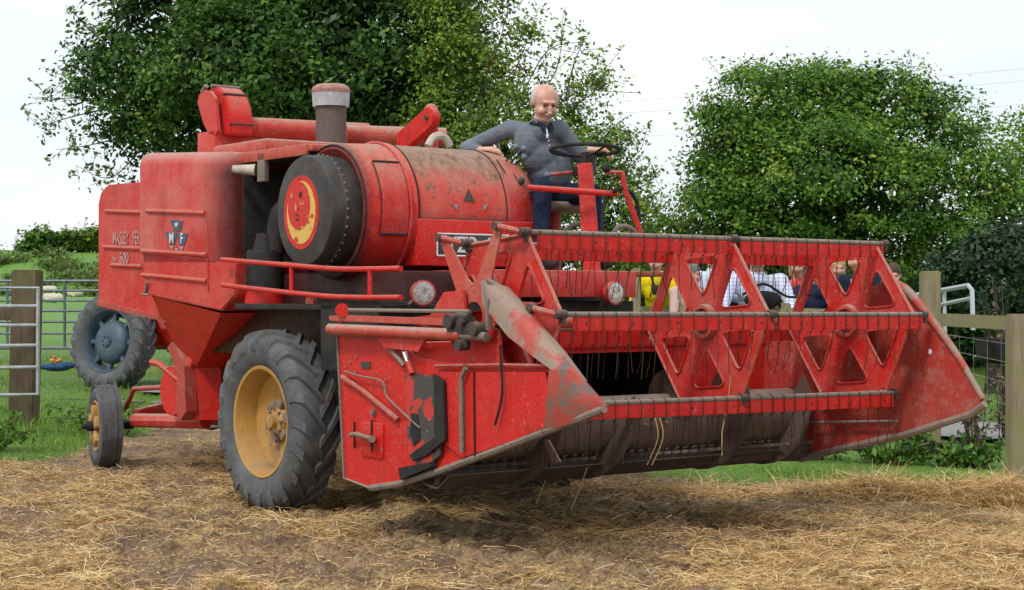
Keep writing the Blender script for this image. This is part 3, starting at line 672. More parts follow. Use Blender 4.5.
# near divider cone: bent sheet with a rolled crest
cr = [(487, 283), (503, 288), (528, 318), (560, 353), (582, 381)]
lo = [(482, 286), (483, 305), (509, 337), (534, 357), (552, 370)]
inn = [(492, 281), (511, 293), (534, 318), (565, 354), (585, 381)]
rows = []
for c_, l_, i_ in zip(cr, lo, inn):
    L_ = U(*l_, Y=-1.55); C_ = U(*c_, Y=-1.50); I_ = U(*i_, Y=-1.38)
    row = []
    for k in range(9):
        t = k/8; p = (1-t)**2*L_+2*t*(1-t)*(C_+(C_-(L_+I_)/2)*.9)+t*t*I_; row.append(p)
    rows.append(row)
cone = part(MB().sheet(rows, .006), 'divider_cone', 'cone', near, ang=60)
tp = [U(548, 371, Y=-1.56), U(570, 366, Y=-1.56), U(583, 381, Y=-1.51), U(605, 405, Y=-1.49)]
pt_ = MB()
tip = U(605, 406, Y=-1.46)
A = [U(549, 370, Y=-1.552), U(546, 400, Y=-1.56), U(544, 431, Y=-1.52)]
Bt = [U(569, 369, Y=-1.56), U(568, 398, Y=-1.57), U(567, 425, Y=-1.53)]
Cc = [U(583, 380, Y=-1.50), U(585, 393, Y=-1.52), U(586, 417, Y=-1.50)]
pt_.sheet([A, Bt, Cc, [tip, tip+V(0, 0, -.005), tip+V(0, 0, -.01)]], .01)
In = [U(586, 381, Y=-1.38), U(567, 357, Y=-1.38)]
pt_.sheet([[U(562, 354, Y=-1.49), U(584, 380, Y=-1.49), tip], [In[1], In[0], tip+V(0, .02, 0)]], .008)
pt_.sheet([[U(549, 370, Y=-1.552), U(569, 369, Y=-1.56)], [U(562, 354, Y=-1.49), U(583, 380, Y=-1.50)]], .006)
part(pt_, 'divider_point', 'point', near, ang=65)
part(MB().tube([U(484, 282, Y=-1.53), U(488, 300, Y=-1.55), U(489, 330, Y=-1.54)], .02, 6).tube([U(487, 280, Y=-1.52), U(505, 290, Y=-1.45)], .018, 6), 'cone_flange', 'steel', cone)
# far divider and end sheet
fe = MB()
fe.prism(poly([(745, 345), (800, 336), (842, 292), (880, 284), (905, 291), (925, 314), (952, 350), (984, 400), (985, 406), (972, 416), (905, 437), (840, 452), (800, 461), (752, 462)], Y=YF), (0, .014, 0))
far = part(fe, 'header_end_sheet', 'red_dull')
part(MB().tube(poly([(884, 282), (905, 289), (925, 312), (954, 350), (983, 399)], Y=YF+.005), .03, 10, 3, rr=(.035, .018)), 'divider_crest', 'cone', far)
part(MB().tube(poly([(985, 404), (972, 414), (905, 435), (840, 449), (800, 459)], Y=YF-.01), .024, 8), 'skid_tube', 'steel', far)
rows = [[U(985, 405, Y=YF), U(975, 408, Y=YF)], [U(952, 352, Y=YF-.02), U(930, 352, Y=YF-.01)], [U(925, 315, Y=YF-.02), U(905, 315, Y=YF-.01)]]
part(MB().tube([U(781, 423, Y=YF-.06), U(898, 421, Y=YF-.06)], .010, 6), 'guide_rod', 'steel', far)
part(MB().ball(U(930, 352, Y=YF-.003), .015, (1, .3, 1.3), 10), 'chip', 'white', far)
# back sheet, floor, throat
zt1 = 1.17
bk = MB()
bk.box((2.02, .62, .42), (2.04, 1.50, 1.19)); bk.box((2.02, -1.49, .42), (2.04, -.52, 1.19)); bk.box((2.02, -.52, 1.13), (2.04, .62, 1.19))
bk.box((1.96, -1.49, 1.16), (2.05, 1.50, 1.22), .006)
part(bk, 'header_back_sheet', 'red_clean')
part(MB().ball(U(776, 383, X=2.045), .035, (.15, .55, 1), 12), 'green_patch', simple('green_patch', (.30, .42, .22), .6))
tb = MB(); rows = []
for k in range(11):
    a = R(180+95*k/10); rows.append([V(2.37+.345*math.cos(a)*1.0, y, .735+.345*math.sin(a)) for y in (-1.49, 1.49)])
rows.append([V(2.52, -1.49, .475), V(2.50, 1.49, .475)])
tb.sheet(rows, .008); part(tb, 'header_trough', 'darksteel')
th_ = MB(); th_.prism([V(.7, -.52, 1.45), V(2.02, -.52, 1.13), V(2.02, -.52, .50), V(.7, -.52, .62)], (0, 1.14, 0))
bmesh.ops.delete(th_.bm, geom=[f for f in th_.bm.faces if f.calc_center_median().x > 2.0], context='FACES')
part(th_, 'feeder_house', 'black')
part(MB().box((1.75, -1.45, .36), (1.9, 1.45, .50), .01).box((1.5, -.8, .45), (1.9, -.65, .9)).box((1.5, .65, .45), (1.9, .8, .9)), 'header_beam', 'darksteel')
# auger
AXA, AZA = 2.36, .70
ag = MB(); ag.cyl((AXA, -1.40, AZA), (AXA, 1.38, AZA), .175, n=40)
aug = part(ag, 'auger_drum', 'aug')
def flight(y0, y1, turns, hand, ph):
    rows = []; n_ = int(abs(turns)*28)
    for k in range(n_+1):
        t = k/n_; a = ph+hand*2*math.pi*turns*t; y = y0+(y1-y0)*t
        rows.append([V(AXA+r_*math.cos(a), y, AZA+r_*math.sin(a)) for r_ in (.17, .325)])
    return MB().sheet(rows, .005)
part(flight(-1.38, -.2, 2.1, 1, 0), 'auger_flight', 'aug_shaded', aug)
part(flight(1.36, .2, 2.1, -1, 1.0), 'auger_flight', 'aug_shaded', aug)
fg = MB()
for k in range(8): fg.cyl((AXA, -.22+.06*k, AZA), (AXA+.195*math.cos(k*2.1), -.22+.06*k, AZA+.195*math.sin(k*2.1)), .008, n=6)
part(fg, 'auger_fingers', 'steel', aug)
# cutter bar with guards
K0 = U(440, 471, Y=-1.47); K1 = U(808, 444, Y=1.46)
kb = MB(); kb.prism([K0+V(-.06, 0, .0), K0+V(.01, 0, 0), K0+V(.015, 0, -.03), K0+V(-.02, 0, -.085), K0+V(-.06, 0, -.085)], K1-K0)
cut = part(kb, 'cutter_bar', 'darksteel')
gd = MB(); nG = 40
for k in range(nG):
    p = K0+(K1-K0)*((k+.5)/nG)
    gd.prism([p+V(-.03, -.026, .002), p+V(-.03, .026, .002), p+V(.02, .016, .004), p+V(.085, 0, .012), p+V(.02, -.016, .004)], (0, 0, .020))
    gd.prism([p+V(-.05, -.03, .02), p+V(-.01, -.03, .028), p+V(-.01, .012, .034), p+V(-.05, .012, .03)], (0, 0, .012))
part(gd, 'knife_guards', 'steel', cut)
part(MB().prism([U(543, 440, Y=-1.0)+V(0, 0, 0), U(548, 440, Y=-1.0), U(560, 462, Y=-1.0), U(553, 464, Y=-1.0)], (0, .012, 0)), 'loose_blade', 'steel', cut)
# ================================================================= REEL
C0 = V(2.83, -1.36, 1.345); C1 = V(2.965, 1.40, 1.33); RR = .545
PH = [R(65-60*k) for k in range(6)]
def bat_pt(k, t):
    c = C0.lerp(C1, t); return V(c.x+RR*math.cos(PH[k]), c.y, c.z+RR*math.sin(PH[k]))
tine_back = MB()
def tine_shape(b, p, seed, L_=.23):
    rr = random.Random(seed); s1 = rr.uniform(-.012, .012); s2 = s1+rr.uniform(-.03, .03); s3 = rr.uniform(-.02, .03)
    L_ *= rr.uniform(.85, 1.08)
    pts = [p+V(-.018, 0, .012), p+V(.0, .002, .018), p+V(.018, .004, .005), p+V(.020, .004, -.03), p+V(.018, .004, -.085), p+V(.0, .006, -.105), p+V(-.012, .008, -.095), p+V(-.006, .010, -.13),
           p+V(s1-.01, .012+s1, -.11-L_*.45), p+V(s3-.03, .014+s2, -.11-L_)]
    b.tube(pts, .0026, 5)
for k in range(6):
    a, b_ = bat_pt(k, 0), bat_pt(k, 1)
    bt_ = MB(); bt_.tube([a, b_], .0155, 12)
    bat = part(bt_, 'reel_bat', 'steel')
    y0, y1 = a+V(.006, .07, 0), b_+V(.006, -.02, 0)
    sl = MB()
    for (t0, t1) in ((0., .535), (.548, 1.)):
        s0, s1 = y0.lerp(y1, t0), y0.lerp(y1, t1)
        sl.prism([s0+V(-.005, 0, -.014), s0+V(.007, 0, -.014), s0+V(.007, 0, -.088), s0+V(-.005, 0, -.088)], s1-s0, .002)
    part(sl, 'bat_slat', 'red_clean', bat)
    bo = MB()
    for j in range(9): bo.ball(y0.lerp(y1, .03+.1175*j)+V(.009, 0, -.045), .0075, (.5, 1, 1), 6)
    part(bo, 'slat_bolts', 'darksteel', bat)
    for f_, h_ in ((0, .02), (.54, .026), (1, .02)):
        q_ = a.lerp(b_, f_); part(MB().cyl(q_+V(0, -h_, 0), q_+V(0, h_, 0), .026, n=14).box(q_+V(-.022, -.008, -.05), q_+V(.022, .008, 0), .004), 'bat_bearing', 'darksteel', bat)
    nT = 30
    for j in range(nT):
        p = a.lerp(b_, (j+.8)/(nT+.4))
        if k < 3:
            tb_ = MB(); tine_shape(tb_, p, 100*k+j); part(tb_, 'tine', 'wire', bat)
        else: tine_shape(tine_back, p, 100*k+j, .2)
tag(part(tine_back, 'tine', 'wire'), kind='stuff')
# six-spoke plates
def spider(t, ps=1., dy=0., name='reel_spider', skip=(), mat='red', Rr=None, ctr=None):
    c = ctr or (C0.lerp(C1, t)+V(0, dy, 0)); rad = Rr or RR-.012
    bm = bmesh.new()
    for k in range(6):
        if k in skip: continue
        Pk = V(c.x+rad*math.cos(PH[k]), c.y, c.z+rad*math.sin(PH[k])); Pn = V(c.x+rad*math.cos(PH[k]-R(60)), c.y, c.z+rad*math.sin(PH[k]-R(60)))
        # inner rounded triangle (inset)
        cen = (c+Pk+Pn)/3
        tri_ = [c, Pk, Pn]; ins = []
        for i in range(3):
            v = tri_[i]; w = .30 if i == 0 else .245
            q = v.lerp(cen, .47 if i else .50); ins.append(q)
        # inset widths so the hole stays clear of hub ring and rims
        inner = []; outer = []
        for i in range(3):
            p_prev, p_, p_next = ins[i-1], ins[i], ins[(i+1) % 3]
            a_ = p_+(p_prev-p_).normalized()*.055; b2 = p_+(p_next-p_).normalized()*.055
            for j in range(6):
                s = j/5; inner.append((1-s)**2*a_+2*s*(1-s)*p_+s*s*b2)
            po_p, po, po_n = tri_[i-1], tri_[i], tri_[(i+1) % 3]
            for j in range(6):
                s = j/5
                if s < .5: outer.append(po.lerp(po_p, (.5-s)*.5))
                else: outer.append(po.lerp(po_n, (s-.5)*.5))
        n = len(inner); vi = [bm.verts.new(p) for p in inner]; vo = [bm.verts.new(p) for p in outer]
        for i in range(n):
            try: bm.faces.new((vo[i], vo[(i+1) % n], vi[(i+1) % n], vi[i]))
            except ValueError: pass
        # turned-up lip round the hole
        vl = [bm.verts.new(p+V(0, -.018, 0)) for p in inner]
        for i in range(n): bm.faces.new((vi[i], vi[(i+1) % n], vl[(i+1) % n], vl[i]))
    bmesh.ops.remove_doubles(bm, verts=bm.verts[:], dist=1e-4)
    bmesh.ops.recalc_face_normals(bm, faces=bm.faces[:])
    bmesh.ops.solidify(bm, geom=bm.faces[:], thickness=.007)
    m = MB(); m.add(bm)
    sp = part(m, name, mat, ang=30)
    hb = MB(); hb.lathe([(-.03, .075), (-.045, .082), (-.045, .10), (-.01, .11), (.03, .11)], c, (0, 1, 0), 28)
    part(hb, 'hub_ring', 'red_tan', sp)
    ee = MB()
    for k in range(6):
        if k in skip: continue
        Pk = V(c.x+rad*math.cos(PH[k]), c.y-.004, c.z+rad*math.sin(PH[k])); Pn = V(c.x+rad*math.cos(PH[k]-R(60)), c.y-.004, c.z+rad*math.sin(PH[k]-R(60)))
        ee.tube([Pk, Pn], .011, 6)
    part(ee, 'rim_edge', 'red_tan', sp)
    return sp
spider(.005, mat='red'); spider(.54); spider(.975)
part(MB().cyl(C0-V(.005, .06, 0), C1, .035, n=20), 'reel_shaft', 'red_dull')
# eccentric control star outside the near spider, with cranks
EC = C0+V(-.15, -.075, .035)
es_ = MB()
import itertools
for k in range(6):
    p = V(EC.x+RR*math.cos(PH[k]), EC.y, EC.z+RR*math.sin(PH[k]))
    d = (p-EC).normalized(); s = V(-d.z, 0, d.x)
    es_.prism([EC+d*.12-s*.075, EC+d*.12+s*.075, p+s*.03, p-s*.03], (0, .012, 0), .002)
    es_.prism([EC+d*.10-s*.11+V(0, -.001, 0), EC+d*.10+s*.11+V(0, -.001, 0), EC+d*.24+s*.05+V(0, -.001, 0), EC+d*.24-s*.05+V(0, -.001, 0)], (0, .014, 0))
es_.lathe([(0, .08), (0, .17), (.016, .17), (.016, .08)], EC+V(0, -.002, 0), (0, 1, 0), 30, True)
star = part(es_, 'eccentric_star', 'red_tan')
for k in range(6):
    crk = MB(); jn = MB()
    p = V(EC.x+RR*math.cos(PH[k]), EC.y-.02, EC.z+RR*math.sin(PH[k])); q = bat_pt(k, 0)+V(0, -.05, 0)
    crk.tube([p, q+V(0, .01, 0)], .018, 8)
    jn.cyl(p-V(0, .015, 0), p+V(0, .03, 0), .024, n=14); part(jn, 'crank_joint', 'darksteel', star); jn = MB(); jn.cyl(q-V(0, .0, 0), q+V(0, .05, 0), .024, n=14)
    part(crk, 'crank_link', 'red_dull', star); part(jn, 'crank_joint', 'darksteel', star)
# loose straw caught on the reel
b = MB()
b.tube([U(731, 376, Y=.12), U(728, 400, Y=.12), U(722, 432, Y=.12), U(722, 455, Y=.12)], .004, 5)
for x in (655, 660): b.tube([U(x, 418, Y=-.3), U(x+3, 438, Y=-.3), U(x-8, 465, Y=-.3)], .0035, 5, 4)
for x, y in ((545, 462), (580, 468)): b.tube([U(x+7, y, Y=-.7), U(x, y+20, Y=-.7), U(x-9, y+42, Y=-.7)], .003, 5)
tag(b.build('caught_straw', simple('straw_stalk', (.48, .34, .16), .8)), 'few pale straws dangling from the reel and knife of the harvester', 'straw', kind='stuff')
bpy.data.objects['caught_straw'].matrix_world = MW
# ================================================================= TERRAIN
def vnoise(x, y, seed=0):
    xi = np.floor(x).astype(int); yi = np.floor(y).astype(int); xf = x-xi; yf = y-yi
    def h(a, b):
        n = (a*374761393+b*668265263+seed*144665) & 0x7fffffff
        n = ((n ^ (n >> 13))*1274126177) & 0x7fffffff
        return ((n ^ (n >> 16)) & 0xffff)/65535.
    u = xf*xf*(3-2*xf); v = yf*yf*(3-2*yf)
    return (h(xi, yi)*(1-u)+h(xi+1, yi)*u)*(1-v)+(h(xi, yi+1)*(1-u)+h(xi+1, yi+1)*u)*v
def fbm(x, y, o=4, seed=0):
    s = 0; a = .5
    for i in range(o): s = s+a*vnoise(x*2**i, y*2**i, seed+i*7); a *= .5
    return s
def sstep(a, b, x): t = np.clip((x-a)/(b-a), 0, 1); return t*t*(3-2*t)
def gbase(x, y):
    x = np.asarray(x, float); y = np.asarray(y, float)
    g = .018*np.maximum(0, y-14)*np.exp(-np.maximum(0, y-60)/220)
    g = g+np.minimum(.28, .045*np.maximum(0, -x-3))*sstep(14, 20, y)
    g = g+.30*np.exp(-(((x-2.0)/2.6)**2+((y-18.2)/1.8)**2))
    # far hedge bank on the left
    g = g+3.0*sstep(96, 112, y+.05*x)*(1-sstep(-8, 10, x))*(.8+.4*fbm(x*.05, y*.05, 3, 5))
    return g
def mudmask(x, y):      # 1 = trampled mud and straw, 0 = grass
    n = fbm(x*.9, y*.9, 3, 9)-.45
    edge = 14.9+.12*np.clip(x, -6, 6)*-1*0+n*1.6
    # track going back under the machine
    tr = np.exp(-(((x+1.6+.25*(y-14))/1.6)**2))*6.5
    edge = edge+tr-.45*sstep(-2.4, -3.4, x)+np.where(x < -2.8, -.0, 0)+-.95*sstep(.2, 1.2, x)*1.9
    return sstep(.35, -.35, y-edge)
RUTS = ((-1.25, 12.1, .75, 8.0), (-2.75, 14.2, -1.7, 8.0), (-.2, 12.4, 2.9, 9.3), (-2.2, 12.0, -.7, 8.0))
def rutmask(x, y):
    r = np.zeros_like(x)
    for (ax_, ay_, bx_, by_) in RUTS:
        L_ = math.hypot(bx_-ax_, by_-ay_); ux, uy = (bx_-ax_)/L_, (by_-ay_)/L_
        al = (x-ax_)*ux+(y-ay_)*uy; cr_ = (x-ax_)*-uy+(y-ay_)*ux; r = np.maximum(r, sstep(.38, .15, np.abs(cr_))*sstep(-.2, .2, al)*sstep(L_+.2, L_-.2, al))
    return r
def ground_z(x, y, fine=True):
    z = gbase(x, y)
    if fine:
        x = np.asarray(x, float); y = np.asarray(y, float)
        m = mudmask(x, y)
        mid = np.exp(-((x+.3)/3.2)**2)
        z = z+(fbm(x*1.1, y*1.1, 3, 1)-.45)*.07*sstep(40, 20, y)
        z = z+m*(fbm(x*5, y*9, 4, 2)-.45)*.10*(.45+.8*mid)
        cl = 1-np.abs(2*fbm(x*3.2+7, y*6.5, 4, 12)-.93)*2.2
        z = z+m*np.clip(cl, -.3, 1)*.075*(.30+.9*mid)+m*(fbm(x*12, y*16, 3, 31)-.45)*.06
        z = z-.03*m
        for wx, wy in ((-1.63, 11.8), (.25, 13.2), (-3.55, 14.9)): z = z-.045*np.exp(-(((x-wx)/.42)**2+((y-wy)/.42)**2))-.9*(z-gbase(x, y))*np.exp(-(((x-wx)/.35)**2+((y-wy)/.35)**2))*.8
        # tyre lug prints along two ruts
        for (ax_, ay_, bx_, by_) in RUTS:
            L_ = math.hypot(bx_-ax_, by_-ay_); ux, uy = (bx_-ax_)/L_, (by_-ay_)/L_
            al = (x-ax_)*ux+(y-ay_)*uy; cr_ = (x-ax_)*-uy+(y-ay_)*ux+.06*np.sin(al*1.7)
            rut = sstep(.26, .15, np.abs(cr_))*m*sstep(-.2, .2, al)*sstep(L_+.2, L_-.2, al)*(.4+.9*fbm(x*1.7, y*1.7, 2, 61))
            lug = np.clip(np.sin(al*2*math.pi/.19+np.abs(cr_)*15)*1.6, -.5, 1)
            z = z-rut*(.035-.034*lug)+.03*np.exp(-((np.abs(cr_)-.30)/.07)**2)*m*sstep(-.2, .2, al)*sstep(L_+.2, L_-.2, al)
    return z
ys = np.concatenate([np.arange(-6, 7.6, .5), np.arange(7.6, 17, .03), np.arange(17, 32, .15), np.geomspace(32, 130, 70)[0:], np.geomspace(135, 900, 20)])
xs = np.concatenate([-np.geomspace(8.5, 600, 45)[::-1], np.arange(-8, 8, .04), np.geomspace(8.2, 600, 45)])
XX, YY = np.meshgrid(xs, ys); ZZ = ground_z(XX, YY)
nv = XX.size; nx = len(xs); ny = len(ys)
idx = np.arange(nv).reshape(ny, nx)
F = np.stack([idx[:-1, :-1], idx[:-1, 1:], idx[1:, 1:], idx[1:, :-1]], -1).reshape(-1, 4)
def ground_mat():
    m, nt, bs = newmat('muddy_straw_and_grass'); co = objco(nt)
    at = N(nt, 'ShaderNodeAttribute'); at.attribute_name = 'mud'; 
    n1 = noise(nt, co, 1.6, 6, .65); n2 = noise(nt, co, 9, 8, .7); n3 = noise(nt, co, 45, 5, .7); n0 = noise(nt, co, .07, 4, .6)
    mud = mix(nt, ramp(nt, n2, .35, .68), (.075, .045, .029), (.26, .175, .115))
    straw = mix(nt, ramp(nt, n3, .35, .65), (.34, .215, .09), (.56, .40, .19))
    smask = math_(nt, 'MULTIPLY', ramp(nt, n1, .40, .60), ramp(nt, n3, .38, .55))
    mudc = mix(nt, math_(nt, 'MULTIPLY', smask, .7), mud, straw)
    grass = mix(nt, ramp(nt, n2, .3, .7), (.06, .11, .02), (.13, .22, .04))
    grass = mix(nt, ramp(nt, n0, .42, .62, 0, .7), grass, (.14, .28, .05))
    sp_ = N(nt, 'ShaderNodeSeparateXYZ'); nt.links.new(co, sp_.inputs[0])
    grass = mix(nt, ramp(nt, sp_.outputs[1], 24, 40, 0, .75), grass, (.125, .26, .045))
    c = mix(nt, at.outputs['Fac'], grass, mudc)
    nt.links.new(c, bs.inputs['Base Color'])
    nt.links.new(ramp(nt, n1, .3, .5, .45, .85), bs.inputs['Roughness']); bs.inputs['Specular IOR Level'].default_value = .3
    bump(nt, bs, math_(nt, 'ADD', n2, math_(nt, 'MULTIPLY', n3, .5)), .6, .03); return m
gr = mesh_np('ground', np.stack([XX, YY, ZZ], -1).reshape(-1, 3), F, ground_mat(), smooth=True)
a = gr.data.attributes.new('mud', 'FLOAT', 'POINT'); a.data.foreach_set('value', mudmask(XX, YY).astype(np.float32).ravel())
tag(gr, kind='structure')
# gravel lane behind the fence
m, nt, bs = newmat('gravel'); co = objco(nt)
nn = noise(nt, co, 30, 6, .7); nt.links.new(mix(nt, ramp(nt, nn, .35, .65), (.17, .165, .16), (.34, .33, .32)), bs.inputs['Base Color']); bs.inputs['Roughness'].default_value = .9
def strip(name, pts, w, m, dz=.02):
    vs = []; pts = np.array(pts, float)
    for i, p in enumerate(pts):
        d = pts[min(i+1, len(pts)-1)]-pts[max(i-1, 0)]; d /= np.linalg.norm(d); n = np.array([-d[1], d[0]])
        for s in np.linspace(-1, 1, 7):
            q = p+n*w*s*(1+.12*math.sin(i*1.7)); vs.append((q[0], q[1], float(gbase(q[0], q[1]))+dz+.03*(1-abs(s))))
    f = [[i*7+j, i*7+j+1, (i+1)*7+j+1, (i+1)*7+j] for i in range(len(pts)-1) for j in range(6)]
    o = mesh_np(name, np.array(vs), np.array(f), m, smooth=True); tag(o, kind='structure'); return o
strip('lane', [(x, 17.0+.05*(x-4)) for x in np.arange(2.5, 40, .5)], .62, m, .045)
strip('path', [(-4.9+.5*k, 22.5+.1*k) for k in range(12)], .6, m, .05)
# ================================================================= BLADES : straw and grass
def blades(name, x, y, z, L_, w, pitch, yaw, m, tint, curve=.3):
    """bent two-segment ribbons"""
    n = len(x)
    d = np.stack([np.cos(yaw)*np.cos(pitch), np.sin(yaw)*np.cos(pitch), np.sin(pitch)], -1)
    side = np.stack([-np.sin(yaw), np.cos(yaw), np.zeros(n)], -1)
    # roll the ribbon so it is seen from the side as well
    rl = RNG.uniform(-1, 1, n)[:, None]*1.2; side = side*np.cos(rl)+np.array([[0, 0, 1.]])*np.sin(rl)*.8
    p0 = np.stack([x, y, z], -1); p1 = p0+d*(L_*.5)[:, None]; bend = np.stack([RNG.uniform(-1, 1, n), RNG.uniform(-1, 1, n), -np.abs(RNG.uniform(.2, 1, n))], -1)*(curve*L_*.5)[:, None]
    p2 = p0+d*L_[:, None]+bend
    hw = (w/2)[:, None]*side
    v = np.stack([p0-hw, p0+hw, p1+hw*.9, p1-hw*.9, p2+hw*.4, p2-hw*.4], 1).reshape(-1, 3)
    i = np.arange(n)[:, None]*6
    f = np.stack([i+np.array([[0, 1, 2, 3]]), i+np.array([[3, 2, 4, 5]])], 1).reshape(-1, 4)
    return mesh_np(name, v, f, m, attr=np.repeat(tint, 2))
def tint_mat(name, stops, rough=.7, transl=.25, spec=.25):
    m, nt, bs = newmat(name)
    at = N(nt, 'ShaderNodeAttribute'); at.attribute_name = 'tint'
    cr_ = N(nt, 'ShaderNodeValToRGB'); el = cr_.color_ramp.elements
    while len(el) < len(stops): el.new(.5)
    for e, (p, c) in zip(el, stops): e.position = p; e.color = (*c, 1)
    nt.links.new(at.outputs['Fac'], cr_.inputs[0]); nt.links.new(cr_.outputs[0], bs.inputs['Base Color'])
    bs.inputs['Roughness'].default_value = rough; bs.inputs['Specular IOR Level'].default_value = spec
    if transl:
        tr = N(nt, 'ShaderNodeBsdfTranslucent'); nt.links.new(cr_.outputs[0], tr.inputs[0]); mx = N(nt, 'ShaderNodeMixShader'); mx.inputs[0].default_value = transl
        nt.links.new(bs.outputs[0], mx.inputs[1]); nt.links.new(tr.outputs[0], mx.inputs[2]); nt.links.new(mx.outputs[0], nt.nodes['Material Output'].inputs[0])
    return m
SM = tint_mat('straw_stalks', [(0, (.20, .11, .045)), (.35, (.46, .28, .11)), (.7, (.72, .49, .21)), (1, (.90, .72, .42))], .55, .1, .4)
n = 380000
d_ = RNG.uniform(0, 1, n)**1.15*8.2+8.2; xx = RNG.uniform(-1, 1, n)*(d_*.33+.3)
keep = (mudmask(xx, d_) > RNG.uniform(.1, .9, n))
cl = fbm(xx*.55+3, d_*.75, 3, 21)+.5*(fbm(xx*2.2, d_*3, 3, 33)-.45)
mid = np.exp(-((xx+.5)/1.9)**2)*sstep(8.3, 9.6, d_+.2)*.14+.10*np.exp(-((xx-1.2)/3)**2)*sstep(11, 12, d_)
keep &= RNG.uniform(0, 1, n) < (.05+.95*sstep(.35, .53, cl-mid*1.6+.07+.07*sstep(.5, 2, xx)))*(1-.86*rutmask(xx, d_)*sstep(2.2, 1.2, xx))
xx, d_ = xx[keep], d_[keep]; n = len(xx)
gz = ground_z(xx, d_)
so = blades('straw', xx, d_, gz+RNG.uniform(.002, .035, n), RNG.uniform(.03, .17, n)*RNG.uniform(.6, 1.25, n), RNG.uniform(.0025, .0055, n), RNG.normal(.06, .24, n), RNG.uniform(0, 6.283, n), SM, np.clip(RNG.normal(.55, .25, n), 0, 1))
tag(so, kind='stuff')
n = 90000; cy_ = RNG.uniform(0, 1, n)**1.1*6.4+8.2; cx_ = RNG.uniform(-1, 1, n)*(cy_*.33+.3); k_ = mudmask(cx_, cy_) > .5; cx_, cy_ = cx_[k_], cy_[k_]; n = len(cx_)
tag(blades('chaff', cx_, cy_, ground_z(cx_, cy_)+.006, RNG.uniform(.012, .04, n), RNG.uniform(.003, .007, n), RNG.normal(.0, .2, n), RNG.uniform(0, 6.283, n), SM, np.clip(RNG.normal(.4, .25, n), 0, 1), .1), kind='stuff')
def heap(name, cx, cy, rx, ry, h, n, label):
    r = np.sqrt(RNG.uniform(0, 1, n)); t = RNG.uniform(0, 6.283, n); x = cx+r*rx*np.cos(t); y = cy+r*ry*np.sin(t)
    z = ground_z(x, y)+h*(1-r**2)*(.5+fbm(x*3, y*3, 3, 4))*RNG.uniform(.6, 1, n)
    o = blades(name, x, y, z, RNG.uniform(.08, .32, n), RNG.uniform(.003, .006, n), RNG.normal(.12, .35, n), RNG.uniform(0, 6.283, n), SM, np.clip(RNG.normal(.55, .25, n), 0, 1), .5)
    tag(o, label, 'straw heap', kind='stuff'); return o
heap('straw_heap', 2.6, 12.45, .55, .22, .11, 4500, 'loose heap of golden straw below the far end of the header')
heap('straw_heap', 3.6, 12.3, .8, .30, .17, 8000, 'wide heap of golden straw at the right edge near the fence post')
heap('straw_heap', 1.2, 12.6, 1.1, .25, .05, 3000, 'low windrow of straw along the grass edge under the header')
GM = tint_mat('grass_blades', [(0, (.06, .11, .016)), (.45, (.15, .29, .035)), (.8, (.26, .44, .055)), (1, (.48, .46, .16))], .6, .35)
n = 230000
d_ = 12.6+RNG.uniform(0, 1, n)**1.6*16; xx = RNG.uniform(-1, 1, n)*(d_*.33+.4)
keep = (mudmask(xx, d_) < RNG.uniform(.2, .85, n)) & ~((xx > 2.4) & (np.abs(d_-17.0-.05*(xx-4)) < .52))
keep &= RNG.uniform(0, 1, n) < .45+.8*fbm(xx*1.3, d_*1.3, 2, 14)
xx, d_ = xx[keep], d_[keep]; n = len(xx); tall = np.clip(fbm(xx*.8, d_*.8, 3, 44)*1.6-.3, .2, 1.4)
go = blades('grass', xx, d_, ground_z(xx, d_)-.01, RNG.uniform(.05, .19, n)*tall*(1+.25*(d_ > 17)), RNG.uniform(.005, .010, n), RNG.normal(1.15, .3, n), RNG.uniform(0, 6.283, n), GM, np.clip(RNG.normal(.5, .2, n)+.55*(fbm(xx*.7, d_*.7, 3, 3)-.42)*2, 0, 1), .5)
tag(go, kind='stuff')
# ================================================================= FOLIAGE
def leaf_mat(name, stops, transl=.28, rough=.42): return tint_mat(name, stops, rough, transl, .2)
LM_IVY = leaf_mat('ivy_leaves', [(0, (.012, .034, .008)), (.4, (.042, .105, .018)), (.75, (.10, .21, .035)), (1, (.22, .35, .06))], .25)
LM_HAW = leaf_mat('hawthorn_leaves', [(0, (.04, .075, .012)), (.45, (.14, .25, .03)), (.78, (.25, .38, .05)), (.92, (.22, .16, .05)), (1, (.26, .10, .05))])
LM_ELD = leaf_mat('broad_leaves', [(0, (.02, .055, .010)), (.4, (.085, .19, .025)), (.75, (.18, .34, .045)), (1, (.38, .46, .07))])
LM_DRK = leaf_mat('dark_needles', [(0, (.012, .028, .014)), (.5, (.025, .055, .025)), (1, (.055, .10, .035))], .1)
LM_WEED = leaf_mat('weeds', [(0, (.04, .05, .02)), (.4, (.07, .10, .03)), (.7, (.12, .10, .06)), (1, (.20, .15, .10))])
